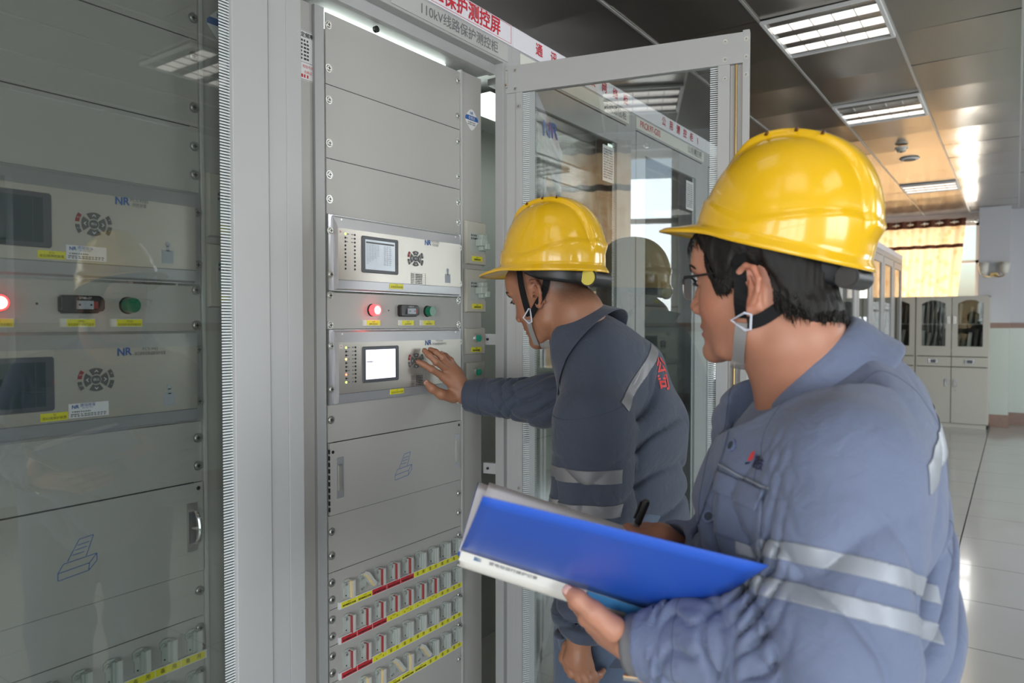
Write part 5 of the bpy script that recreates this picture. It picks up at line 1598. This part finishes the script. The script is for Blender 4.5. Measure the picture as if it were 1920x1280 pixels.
# ============================ man in front, writing in the folder
base1 = Vector((1.02, 1.10, 0))
man1 = thing('person', 'man in glasses, yellow helmet and light blue work suit holding a blue folder', 'person', base1)
PERSON[0] = (man1, base1)
H1 = frame(at(1430, 536, 1.03), 177, 3, 0, .935); H1i = H1.inverted()
f1 = Vector((-.853, -.521, 0)).normalized(); l1 = Vector((.521, -.853, 0)).normalized(); UP = Vector((0, 0, 1))
N1 = at(1518, 720, 1.03); C1N = at(1522, 690, 1.03); U1N = (f1 * .58 + UP * .82).normalized(); CT1 = at(1530, 850, 1.0); CH1 = at(1522, 960, .99); BE1 = at(1528, 1130, .98); HI1 = Vector((BE1.x + .01, BE1.y + .01, .80))
SL1 = at(1590, 885, .84); EL1 = at(1560, 1235, .78); WL1 = at(1192, 1207, .905)
SR1 = SL1 - l1 * .34; ER1 = at(1395, 1150, 1.20); WR1 = at(1240, 1012, 1.10)
k1 = [at(1100, 1158, .955), at(1112, 1172, .975), at(1128, 1186, .990), at(1148, 1200, 1.0)]
g1 = [[at(1078, 1130, .99), at(1082, 1106, 1.02), at(1092, 1090, 1.04)], [at(1092, 1142, 1.01), at(1098, 1116, 1.04), at(1108, 1098, 1.06)],
      [at(1112, 1154, 1.025), at(1118, 1128, 1.055), at(1126, 1110, 1.07)], [at(1134, 1170, 1.03), at(1140, 1146, 1.055), at(1146, 1130, 1.07)]]
t1 = [at(1150, 1178, .895), at(1112, 1147, .897), at(1083, 1122, .903), at(1066, 1108, .910)]
kr = [at(1196, 1004, 1.10), at(1202, 1018, 1.09), at(1208, 1032, 1.08), at(1214, 1046, 1.075)]
gr = [[at(1178, 992, 1.12), at(1170, 1006, 1.13), at(1174, 1022, 1.13)], [at(1184, 1012, 1.12), at(1174, 1024, 1.13), at(1178, 1036, 1.13)],
      [at(1192, 1030, 1.115), at(1184, 1042, 1.12), at(1190, 1050, 1.115)], [at(1200, 1046, 1.10), at(1194, 1056, 1.11), at(1200, 1062, 1.105)]]
tr1 = [at(1232, 1000, 1.12), at(1212, 996, 1.14), at(1194, 1004, 1.15), at(1182, 1018, 1.15)]
NB1 = at(1490, 640, 1.03)


def neck1(p): return chain(p, [H1 @ Vector((-.022, 0, -.02)), H1 @ Vector((-.040, 0, -.085)), N1 + Vector((0, 0, -.03))], [.060, .064, .074], .03)


def body1(p):
    hl = lambda q: head_sdf(local(H1i, q), 1.05, .005) * .95
    d = masked(p, H1.translation, .19, hl, 0)
    d = smin(d, neck1(p), .026)
    d = smin(d, ecyl(p, N1 + Vector((0, 0, -.09)), CH1, l1, (.08, .06), (.14, .09)), .04)
    d = smin(d, ecyl(p, CH1, HI1, l1, (.14, .09), (.13, .095)), .04)
    d = smin(d, chain(p, [SL1, EL1, WL1], [.045, .038, .026], .02), .03)
    d = smin(d, chain(p, [SR1, ER1, WR1], [.045, .036, .026], .02), .03)
    d = smin(d, masked(p, (k1[1] + WL1) / 2, .15, lambda q: hand_sdf(q, WL1, k1, g1, t1, .0125, .028), 0), .006)
    d = smin(d, masked(p, (kr[1] + WR1) / 2, .13, lambda q: hand_sdf(q, WR1, kr, gr, tr1), 0), .006)
    return smin(d, legs(p, HI1, f1, l1), .03)


v, q = surface(body1, (.4, .5, 0), (1.5, 1.7, 1.85), .0027)
bo1, v = mk_mesh('body', v, q, 'skin'); own(bo1); set_tint(bo1, v, H1i, (.44, .20, .125))
print('body1', len(v), round(time.time() - T0, 1))


def jacket1(p):
    zz = p[:, 2]
    t = ecyl(p, CT1, CH1, l1, (.165, .120), (.195, .145))
    t = smin(t, ecyl(p, CH1, BE1, l1, (.195, .145), (.192, .150)), .05)
    t = smin(t, ecyl(p, BE1, HI1, l1, (.192, .150), (.190, .145)), .05)
    t = smin(t, ecyl(p, C1N - U1N * .01, CT1, l1, (.088, .082), (.150, .112)), .06)
    t = t + (folds(p, CH1, (.3, .1, 1), f1, 15, 8, 3, 1.2) * .017 + noise(p, 9.0) * .003) * np.clip((1.25 - zz) / .12, .25, 1)
    c1 = cap(p, C1N - U1N * .075 - f1 * .02 + l1 * .03, SL1 + Vector((0, 0, .004)), .078, .078)
    c2 = cap(p, C1N - U1N * .075 - f1 * .02 - l1 * .03, SR1, .078, .078)
    t = smin(smin(t, c1, .06), c2, .05)
    # armpit creases towards the chest
    a = chain(p, [SL1, EL1], [.086, .082], .03)
    a = smin(a, chain(p, [EL1, WL1 + (EL1 - WL1).normalized() * .06], [.078, .050], .02), .035)
    sl = (p - V3(SL1)) @ V3((EL1 - SL1).normalized())
    a = a + folds(p, SL1, EL1 - SL1, f1, 17, 7, 5.5, .9) * .016 * np.clip(sl / .12, 0, 1)
    fl = (p - V3(EL1)) @ V3((WL1 - EL1).normalized())
    a = a + folds(p, EL1, WL1 - EL1, (0, 0, 1), 52, 12, 9, .9) * .024 * np.clip(fl / .08, 0, 1) * np.clip((.25 - fl) / .04, .15, 1) + noise(p, 14) * .0015
    u = (WL1 - EL1).normalized()
    a = smin(a, cap(p, WL1 - u * .065, WL1 - u * .012, .0445, .0435), .008)
    b = chain(p, [SR1, ER1], [.076, .064], .03); ur = (WR1 - ER1).normalized()
    b = smin(b, chain(p, [ER1, WR1 - ur * .04], [.062, .045], .02), .03); b = smin(b, cap(p, WR1 - ur * .05, WR1 - ur * .01, .042, .040), .006)
    b = b + folds(p, ER1, WR1 - ER1, (0, 0, 1), 34, 9, 9, .8) * .012
    g = smin(t, b, .03); g = smin(g, a, .014)
    dd = p - V3(C1N); ax = dd @ V3(U1N); rad = np.linalg.norm(dd - ax[:, None] * V3(U1N), axis=1)
    g = smax(g, -np.maximum(rad - .16, -(ax + .42 * (rad - .088)) * .92), .006); g = smax(g, -np.maximum(rad - .076, -ax - .03), .003)
    for w_, uu, el, r_ in ((WL1, u, EL1, .037), (WR1, ur, ER1, .034)):
        m = np.linalg.norm(p - V3(w_), axis=1) < .09
        c = smax(g, (p - V3(w_ - uu * .010)) @ V3(uu), .002); c = smax(c, -cap(p, w_ + uu * .03, w_ - uu * .035, r_, r_), .002); g = np.where(m, c, g)
    return smax(g, .70 - zz, .004)


v, q = surface(jacket1, (.45, .45, .6), (1.55, 1.7, 1.5), .0030)
ja1, v = mk_mesh('jacket', v, q, 'cloth1'); own(ja1)
print('jacket1', len(v), round(time.time() - T0, 1))
tr = lambda p: smax(legs(p, HI1, f1, l1, grow=.022) + folds(p, HI1, (0, 0, 1), f1, 7, 9, 2, .4) * .006, p[:, 2] - .98, .004)
v, q = surface(tr, (.6, .7, .0), (1.4, 1.5, 1.1), .0065); t_, v = mk_mesh('trousers', v, q, 'trous'); own(t_)
build_collar(ja1, C1N - U1N * .006, U1N, f1 - U1N * f1.dot(U1N), 'cloth1', r=.082, h=.042, fall=.050, spread=.024, gap=24, rb=.086)
bv1 = bvh_of(ja1)
# sleeve tapes
ua = (EL1 - SL1).normalized()
for y0_, y1_ in ((1003, 1042), (1085, 1125)):
    p0 = at(1560, y0_ + 22, .72); s0 = (p0 - SL1).dot(ua); p1 = at(1560, y1_ + 22, .72); s1 = (p1 - SL1).dot(ua)
    na_ = (ua + Vector((-.04, .0, .0))).normalized()
    strip_from(ja1, 'reflective_strip', ja1, [(SL1 + ua * s0, na_), (SL1 + ua * s1, -na_), (SL1 - l1 * .045, l1), (SL1 + f1 * .12, -f1), (SL1 - f1 * .088, f1)], 'reflect')
pa, na = pick(bv1, 1757, 862)
strip_from(ja1, 'reflective_strip', ja1, [(pa + Vector((0, 0, .015)), Vector((.2, .2, -1))), (pa - Vector((0, 0, .016)), Vector((-.2, -.2, 1))), (pa + f1 * .035, -f1), (CH1, -f1)], 'reflect')
# seams: shoulder line, armhole, yoke
seam_from(ja1, 'seam', ja1, (SL1 + l1 * -.030, (l1 + UP * .35).normalized()), [(SL1 - UP * .13, UP)], 'thread1')
pk, nk = pick(bv1, 1580, 740)
seam_from(ja1, 'seam', ja1, (pk, (f1 + UP * .15).normalized()), [(pk + l1 * -.06, l1), (SL1 - l1 * .03, -(l1 + UP * .35)), (SL1 - UP * .02, UP)], 'thread1')
ul = (WL1 - EL1).normalized(); seam_from(ja1, 'seam', ja1, (WL1 - ul * .068, ul), [(WL1 - ul * .10, ul)], 'thread1')
# front placket, buttons, pocket with flap, chest emblem
def snap_line(b_, pts, n=20, off=.0015):
    out = []; ns = []
    for q_ in smooth_path([(x, y, 0) for x, y in pts], n):
        a, b2 = pick(b_, q_.x, q_.y, off); out.append(a); ns.append(b2)
    return out, ns
for pts, w_ in (([(1372, 792), (1358, 850), (1338, 905), (1318, 960), (1300, 1010)], .0022),):
    a, b = snap_line(bv1, pts); mb = MB(); ribbon(mb, a, b, w_, .0012, 'thread1'); mb.build('placket_seam', ja1)
for x, y in ((1374, 836), (1330, 969)):
    a, b = pick(bv1, x, y, .001); T = Matrix.Translation(a) @ b.to_track_quat('X', 'Z').to_matrix().to_4x4()
    mb = MB(); mb.cyl((0, 0), .0085, 0, .003, 'button', 24, T=T); mb.cyl((0, 0), .0058, .003, .0032, 'thread', 20, T=T)
    for s_ in ((-.0018, -.0018), (.0018, .0018), (-.0018, .0018), (.0018, -.0018)): mb.cyl(s_, .0009, .0030, .0036, 'ink', 6, T=T)
    mb.build('button', ja1, smooth=True)
def patch(name, corners, nx, ny, m, off=.003, thick=.0025):
    P = []
    for j in range(ny + 1):
        row = []
        for i in range(nx + 1):
            s, t = i / nx, j / ny; x = (corners[0][0] * (1 - s) + corners[1][0] * s) * (1 - t) + (corners[3][0] * (1 - s) + corners[2][0] * s) * t
            y = (corners[0][1] * (1 - s) + corners[1][1] * s) * (1 - t) + (corners[3][1] * (1 - s) + corners[2][1] * s) * t
            row.append(pick(bv1, x, y, off)[0])
        P.append(row)
    mb = MB(); mb.grid(P, m); return mb.build(name, ja1, smooth='all', solid=thick)
patch('pocket', [(1352, 900), (1432, 930), (1425, 1030), (1340, 1000)], 14, 16, 'cloth1', .002)
patch('pocket_flap', [(1350, 885), (1440, 920), (1424, 960), (1343, 922)], 14, 8, 'cloth1', .0055, .0025)
a, b = snap_line(bv1, [(1352, 872), (1385, 890), (1425, 908), (1446, 916)], 16, .0035); mb = MB(); ribbon(mb, a, b, .0022, .001, 'reflect'); mb.build('piping', ja1)
# emblem: red pennant over a dark blue stroke, then two characters
def emb(poly, m, mb):
    mb.add([pick(bv1, x, y, .0018)[0] for x, y in poly], [tuple(range(len(poly)))], m)
mb = MB(); emb([(1415, 846), (1418, 845), (1414, 861), (1411, 862), (1409, 851)], 'redprint', mb); emb([(1409, 852), (1411, 863), (1403, 864)], 'redprint', mb); emb([(1399, 867), (1410, 866), (1406, 869), (1399, 871)], 'navy', mb)
mb.build('chest_emblem', ja1)
p0, n0 = pick(bv1, 1417, 867); p1_, n1_ = pick(bv1, 1430, 873); ri = (p1_ - p0).normalized(); upv = (UP - ri * UP.dot(ri)).normalized()
project_text(bv1, ja1, 'chest_lettering', '能技', .0165, (p0 + p1_) / 2, ri, upv, 'navy', bold=.015)
print('man1 dress', round(time.time() - T0, 1))


# hair of the man in front
def hline1(x): return np.interp(x, [-.12, -.085, -.06, -.045, -.034, -.028, -.012, .012, .020, .030, .044, .052, .060, .072, .09], [-.064, -.060, -.044, -.024, .000, .020, .024, .022, .002, -.010, -.008, .014, .036, .060, .078])
def hair1(p):
    l_ = local(H1i, p); d = head_sdf(l_, 1, .0, ears=False) * .95; d = smin(d, neck1(p), .026)
    q = l_[:, 2] - hline1(l_[:, 0]) + noise(l_ * np.array([1, 1, .15], F32), 330.0) * .004
    th_ = .0105 * np.clip(q / .030, 0, 1) ** .8 + noise(l_ * np.array([1, 1, .22], F32), 160.0) * .0018 * np.clip(q / .01, 0, 1)
    g = smax(d - th_, -q * .8, .001); return np.maximum(g, -(d + .004))
v, q = surface(lambda p: masked(p, H1.translation, .17, hair1, 0), H1.translation - Vector((.18,) * 3), H1.translation + Vector((.18,) * 3), .0020)
ha, v = mk_mesh('hair', v, q, 'hair'); own(ha)
hb_ = bvh_of(bo1); rr = random.Random(4); mb = MB()
for i in range(4200):
    x = rr.uniform(-.095, .085); y = rr.choice((-1, 1)) * .12
    z = float(hline1(np.array([x]))[0]) + rr.uniform(.0, .018)
    if -.035 < x < .016: continue
    c = Vector((x * .3 - .005 if x < -.05 or x > .06 else x, 0, z)); tgt = Vector((x, y * (1 if -.06 < x < .07 else rr.uniform(0, 1)), z)) if abs(x) < .085 else Vector((x * 2, y * rr.uniform(-1, 1), z))
    o_ = H1 @ (c + (tgt - c).normalized() * .16); d_ = (H1 @ c - o_).normalized(); h = hb_.ray_cast(o_, d_)
    if h[0] is None: continue
    n_ = h[1]; dn = (H1.to_3x3() @ Vector((-.35 if x > 0 else -.15, 0, -1)) + Vector((rr.uniform(-.25, .25), rr.uniform(-.25, .25), 0))); dn = (dn - n_ * dn.dot(n_)).normalized()
    L = rr.uniform(.006, .013); pts = [h[0] + n_ * .007 - dn * L * .3, h[0] + n_ * .006 + dn * L * .35, h[0] + n_ * .0022 + dn * L * .95]
    mb.tube(pts, [.0006, .0005, .0001], 'hair', 3)
mb.build('hair_strand', ha)


def face_bits(Hm, bvh, par, brow=True):
    inv = Hm
    def sn(x, y, z, off=.0008):
        o_ = inv @ Vector((x + .08, y, z)); d_ = (inv.to_3x3() @ Vector((-1, 0, 0))).normalized(); h = bvh.ray_cast(o_, d_)
        return (h[0] + h[1] * off, h[1]) if h[0] is not None else (inv @ Vector((x, y, z)), Vector((0, 0, 1)))
    rr2 = random.Random(9); mb = MB()
    for s in (-1, 1):
        for i in range(130):
            t = rr2.random(); y = .014 + .040 * t; z = .0335 + .006 * math.sin(t * 2.6) - .006 * max(0, t - .6) + rr2.uniform(-.0035, .0035) * (1 - .6 * t)
            a, n_ = sn(.08, s * y, z, .0006); d_ = (inv.to_3x3() @ Vector((-.25, s * 1, .25 - .6 * t))); d_ = (d_ - n_ * d_.dot(n_)).normalized()
            mb.tube([a, a + d_ * .0045 + n_ * .0006, a + d_ * .008], [.00045, .0004, .0001], 'brow', 3)
    mb.build('eyebrows', par)
    for s in (-1, 1):
        mb = MB(); T = inv @ Matrix.Translation((.0768, s * .0325, .0115)); 
        P = [[T @ Vector((.0150 * math.cos(b) * math.cos(a), .0150 * math.cos(b) * math.sin(a), .0128 * math.sin(b))) for a in [R(-48 + 96 * i / 14) for i in range(15)]] for b in [R(-13 + 24 * j / 6) for j in range(7)]]
        mb.grid(P, 'eyew'); e = mb.build('eye', par, smooth='all')
        mb = MB(); P = [[T @ Vector((.0153 * math.cos(b * 1) , .0150 * math.sin(a) * r_, .0128 * r_ * math.cos(a) - .001)) for a in [2 * math.pi * i / 16 for i in range(16)]] for r_, b in ((.0, 0), (.2, .1), (.40, .2))]
        mb.grid(P, 'ink', closed_v=True); mb.build('iris', e)
        mb = MB()
        for i in range(26):
            a = R(-52 + 104 * i / 25); p0 = T @ Vector((.0152 * math.cos(a), .0152 * math.sin(a), .0030)); p1 = T @ Vector((.0152 * math.cos(a) + .0065, .0175 * math.sin(a), .0002 - .002)); mb.tube([p0, (p0 + p1) / 2 + Vector((0, 0, -.0006)), p1], [.0004, .0003, .0001], 'brow', 3)
        mb.build('eyelashes', par)


face_bits(H1, hb_, bo1); hb2 = bvh_of(bo2); face_bits(H2, hb2, bo2)
for i in range(4): nail(bo2, fg[i][2], fg[i][1], Vector((1, -.6, .5)), .0058)
nail(bo2, th[3], th[2], Vector((1, -.8, -.1)), .0072); nail(bo1, t1[3], t1[2], (CAM - t1[3]) + Vector((0, 0, .05)), .0078)

# glasses
gl = MB(); glb = own(MB().build('glasses')) if False else None
mb = MB()
def rimpts(s, n=28):
    P = []
    for i in range(n + 1):
        a = 2 * math.pi * i / n; ca, sa = math.cos(a), math.sin(a); k = (abs(ca) ** 3.2 + abs(sa) ** 3.2) ** (-1 / 3.2)
        y = .0265 * k * ca; z = .0180 * k * sa; P.append(H1 @ Vector((.1085 - abs(y + .005) * .18, s * (.0335 + y), .004 + z)))
    return P
for s in (-1, 1):
    P = rimpts(s); mb.tube([p for p in P[1:14]], .0018, 'black', 6); mb.tube(P[13:] + P[:2], .0005, 'steel', 5)
    mb.tube([H1 @ Vector(q_) for q_ in ((.1005, s * .060, .0175), (.097, s * .0655, .0185), (.080, s * .0700, .0190), (.030, s * .0765, .0205), (-.000, s * .0815, .0215), (-.016, s * .083, .008))], [.0022, .0026, .0018, .0018, .0022, .0020], 'black', 6)
mb.tube([H1 @ Vector(q_) for q_ in ((.1085, -.009, .010), (.1125, 0, .0125), (.1085, .009, .010))], .0012, 'black', 6)
gl = own(mb.build('glasses', None, smooth=True))
for s in (-1, 1):
    P = rimpts(s); mb = MB(); c = sum(P[:-1], Vector()) / (len(P) - 1) + (H1.to_3x3() @ Vector((.0012, 0, 0))); mb.add([c] + P[:-1], [(0, i + 1, (i + 1) % 28 + 1) for i in range(28)], 'lens'); mb.build('lens', gl, smooth='all')

# helmets
HM1 = frame(at(1462, 452, 1.035), 176, -15.5, 0, 1.0)
h1 = helmet(None, Matrix(), None, 'black'); own(h1); h1.matrix_basis = HM1
HM2 = frame(at(1034, 500, 1.63), 183, -1.0, 0, 1.0)
h2 = helmet(None, Matrix(), None); own(h2)
PERSON[0] = (man2, base2); own(h2); h2.matrix_basis = HM2; PERSON[0] = (man1, base1); own(h1)


def chin_strap(hm, Hm, bvh, path_front, path_back, tri, path_grey, cup, w=.0175, s_=1.0):
    """straps along the cheek; everything is mirrored to the far cheek"""
    inv = hm.matrix_basis.inverted()
    def prep(pts, n=14, off=.0035):
        o_, n_ = [], []
        for q_ in smooth_path([(x, y, 0) for x, y in pts], n):
            a, b = pick(bvh, q_.x, q_.y, off); o_.append(a); n_.append(b)
        for _ in range(4):
            for i in range(1, len(o_) - 1): o_[i] = (o_[i - 1] + 2 * o_[i] + o_[i + 1]) / 4; n_[i] = (n_[i - 1] + n_[i] * 2 + n_[i + 1]).normalized()
        return o_, n_
    def both(name, items, m, ww, th_):
        for mir in (False, True):
            mb = MB()
            for (o_, n_) in items:
                if mir:
                    L = Hm.inverted(); fl = lambda v: Hm @ Vector(((L @ v).x, -(L @ v).y, (L @ v).z)); L3 = L.to_3x3(); fn = lambda v: (Hm.to_3x3() @ Vector(((L3 @ v).x, -(L3 @ v).y, (L3 @ v).z))).normalized()
                    o2, n2 = [fl(v) for v in o_], [fn(v) for v in n_]
                else: o2, n2 = o_, n_
                ribbon(mb, [inv @ v for v in o2], [(inv.to_3x3() @ v).normalized() for v in n2], ww, th_, m)
            mb.build(name, hm)
    pf = prep(path_front); pb = prep(path_back, 14, .0045); pg = prep(path_grey, 10, .0055)
    both('black_strap', [pf, pb], 'strap', w, .0014); both('grey_chin_strap', [pg], 'gstrap', w * .95, .0016)
    P = [pick(bvh, x, y, .0075)[0] for x, y in tri]
    for mir in (False, True):
        L = Hm.inverted(); Q = [Hm @ Vector(((L @ v).x, -(L @ v).y, (L @ v).z)) for v in P] if mir else P
        mb = MB(); mb.tube([inv @ v for v in Q], .0018 * s_, 'wplast', 6, closed=True); mb.build('strap_ring', hm, smooth=True)
    # chin cup under the jaw
    mb = MB(); A = [Hm @ Vector(v) for v in cup]
    pts = smooth_path(A, 20); ns = [((p - Hm @ Vector((.02, 0, -.02))).normalized()) for p in pts]
    ribbon(mb, [inv @ p for p in pts], [(inv.to_3x3() @ n_).normalized() for n_ in ns], .022, .004, 'clear'); mb.build('chin_cup', hm, smooth=True)


chin_strap(h1, H1, hb_, [(1390, 436), (1388, 500), (1389, 560), (1393, 596)], [(1530, 505), (1500, 545), (1460, 580), (1425, 602), (1403, 606)], [(1378, 601), (1400, 583), (1406, 585), (1409, 617), (1400, 618)], [(1394, 606), (1390, 640), (1388, 672)],
           [(.014, .056, -.092), (.024, .045, -.112), (.034, .022, -.121), (.036, 0, -.123), (.034, -.022, -.121), (.024, -.045, -.112), (.014, -.056, -.092)])
chin_strap(h2, H2, hb2, [(975, 503), (980, 540), (988, 572), (994, 592)], [(1030, 505), (1022, 540), (1010, 568), (998, 592)], [(985, 594), (995, 578), (998, 579), (1002, 602), (996, 604)], [(994, 598), (1000, 620), (1008, 642)],
           [(.038, .036, -.106), (.050, .020, -.118), (.053, 0, -.121), (.050, -.020, -.118), (.038, -.036, -.106)], .0150, .95)
# watch / cuff band on the writing man's wrist
ul = (WL1 - EL1).normalized()
mb = MB(); ref = ul.orthogonal().normalized(); r2 = ul.cross(ref)
def ring(c, r, n=28): return [c + ref * r * math.cos(2 * math.pi * i / n) + r2 * r * math.sin(2 * math.pi * i / n) for i in range(n)]
mb.grid([ring(WL1 - ul * .012, .0395), ring(WL1 + ul * .000, .0385), ring(WL1 + ul * .006, .0375), ring(WL1 + ul * .0055, .034)], 'reflect2', closed_v=True); own(mb.build('cuff_lining', None, smooth='all'))
mb = MB(); c0 = WL1 + ul * .004; dn = Vector((0, 0, -1)); dn = (dn - ul * dn.dot(ul)).normalized(); mb.box((-.014, -.016, 0), (.014, .016, .007), 'chrome', Matrix.Translation(c0 + dn * .034 + CAM.normalized() * 0) @ dn.to_track_quat('Z', 'X').to_matrix().to_4x4()); own(mb.build('wristwatch', None, bevel=.002))

# shoes
for t_, L_, hip, f, l in ((man1, base1, HI1, f1, l1), (man2, base2, HI2, f2, l2)):
    PERSON[0] = (t_, L_)
    for s in (-1, 1):
        a = Vector((hip.x, hip.y, 0)) + l * s * .10
        def shoe(p, a=a, f=f, l=l):
            d = ecyl(p, a - f * .05 + UP * .045, a + f * .14 + UP * .035, l, (.040, .045), (.042, .032)); d = smin(d, cap(p, a - f * .03 + UP * .05, a - f * .02 + UP * .10, .042, .045), .03); return smax(d, -p[:, 2] + .002, .004)
        v, q = surface(shoe, (a.x - .3, a.y - .3, -.02), (a.x + .3, a.y + .3, .2), .007); o, v = mk_mesh('shoe', v, q, 'strap'); own(o)
print('people', round(time.time() - T0, 1))

# ------------------------------------------------------------------ folder and pen
A, B, C_, D_ = at(863, 1030, .92), at(1272, 1160, .95), at(1440, 1060, .76), at(905, 930, .73)
A2, B2 = at(858, 1040, .935), at(1268, 1176, .965)
off = at(896, 904, 1.115) - A2; D2, C2_ = A2 + off, B2 + off
fo = thing('folder', 'open blue plastic report folder with white spine strip, held in the nearer man\'s hand', 'folder', A)
def quad(name, P, m, bend=0, th_=.0012, uvn=(16, 8)):
    P = [Vector(p) - A for p in P]; n_ = (P[1] - P[0]).cross(P[3] - P[0]).normalized(); G = []
    for j in range(uvn[1] + 1):
        t = j / uvn[1]; G.append([(P[0].lerp(P[1], i / uvn[0])).lerp(P[3].lerp(P[2], i / uvn[0]), t) + n_ * bend * math.sin(math.pi * t) * (1 - .0 * i) for i in range(uvn[0] + 1)])
    mb = MB(); mb.grid(G, m); return mb.build(name, fo, smooth='all', solid=th_)
M['sheet'] = mat('writing_paper', (.93, .91, .96), .5)
M['blue'] = mat('blue_plastic_cover', (.018, .085, .46), .38, bump=.1, bscale=700)

quad('near_cover', [A, B, C_, D_], 'blue', .004)
quad('far_cover', [A2, B2, C2_, D2], 'blue', 0)
ins = lambda P, t, lift: [Vector(p) + lift for p in P]
nf = (B2 - A2).cross(D2 - A2).normalized(); nf = nf if nf.dot(CAM - A2) > 0 else -nf
u_ = (B2 - A2); w_ = (D2 - A2)
quad('paper_sheet', [A2 + w_ * .03 + nf * .003, B2 + w_ * .03 + nf * .003, B2 + w_ * .985 + nf * .002, A2 + w_ * .985 + u_ * .004 + nf * .002], 'sheet')
quad('paper_sheet', [A2 + w_ * .03 + nf * .012 + u_ * .03, B2 + w_ * .03 + nf * .010, B2 + w_ * .93 + nf * .020, A2 + w_ * .945 + u_ * .05 + nf * .012], 'sheet', .004)
# spine: a shallow U-shaped clear strip with a paper label
sp0, sp1 = A - (A2 - A).normalized() * 0, B
dnv = Vector((0, 0, -1)); G = []
for (P0, P1) in ((A, B),):
    for i in range(25):
        s = i / 24; base_ = P0.lerp(P1, s); b2 = A2.lerp(B2, s); row = []
        for a in range(9):
            t = a / 8; c = base_.lerp(b2, t) + Vector((0, 0, -.013 - .004 * math.sin(math.pi * t))) * (1 if 0 < t < 1 else (1 if t == 1 else .0)); row.append(c - A)
        G.append(row)
mb = MB(); mb.grid(G, 'spine'); M['spine'] = mat('white_spine_paper', (.60, .58, .53), .35, coat=.3); mb.mats = [M['spine']]
sp = mb.build('spine_strip', fo, smooth='all', solid=.0012); tag(sp, 'off white spine strip with small print')
M['ltblue'] = mat('light_blue_label', (.06, .25, .52), .3, coat=.3)
nrm = (CAM - A.lerp(B, .5)).normalized(); ub = (B - A).normalized(); vb = (UP - ub * UP.dot(ub)).normalized(); nb3 = ub.cross(vb).normalized(); nb3 = nb3 if nb3.dot(nrm) > 0 else -nb3
Tsp = Matrix((( *ub[:], 0), (*vb[:], 0), (*nb3[:], 0), (0, 0, 0, 1))).transposed()
Tsp = Matrix.Translation(Vector((0, 0, -.0065)) + nb3 * .0022) @ Tsp
def flat(pts, m, mb): mb.add([Tsp @ Vector((a, b, .0)) for a, b in pts], [tuple(range(len(pts)))], m)
mb = MB(); LAB = (B - A).length
flat([(.0, -.0068), (LAB * .56, -.0068), (LAB * .56, .0058), (0, .0058)], 'spine', mb); mb.mats[0] = M['spine']
flat([(LAB * .57, -.0068), (LAB, -.0068), (LAB, .0058), (LAB * .57, .0058)], 'ltblue', mb)
flat([(.018, -.001), (.028, -.001), (.028, .004), (.018, .004)], 'ltblue', mb)
for body, x0, x1 in (('变电站运行维护记录', .038, .105),):
    tx, ty, fs, tz = text_mesh(body, .0048, .02, 2, 'LEFT', (x1 - x0) / (.0048 * 9)); mb.add([Tsp @ Vector((x0 + a, .0012 + b, .0004 + c)) for a, b, c in zip(tx, ty, tz)], fs, 'greyink')
mb.build('spine_label', sp)
p0, p1 = at(1176, 1028, 1.13), at(1213, 938, 1.105)
pe = thing('pen', 'black ballpoint pen held upright behind the folder in the writing hand', 'pen', p0)
d = p1 - p0; mb = MB(); mb.tube([Vector(), d * .08, d * .55], [.0008, .0045, .0048], 'greyink', 12); mb.build('pen_barrel', pe, smooth=True)
mb = MB(); mb.tube([d * .52, d * .54, d * .97, d], [.0045, .0058, .0058, .0045], 'black', 12); mb.build('pen_cap', pe, smooth=True)
mb = MB(); s = d.cross(CAM - p0).normalized() * -.0075; mb.tube([d * .96 + s * .6, d * .93 + s, d * .60 + s], [.0022, .0020, .0018], 'black', 6); mb.tube([d * .96 + s * .6, d * .98], .002, 'black', 6); mb.build('pen_clip', pe, smooth=True)
print('done', round(time.time() - T0, 1))
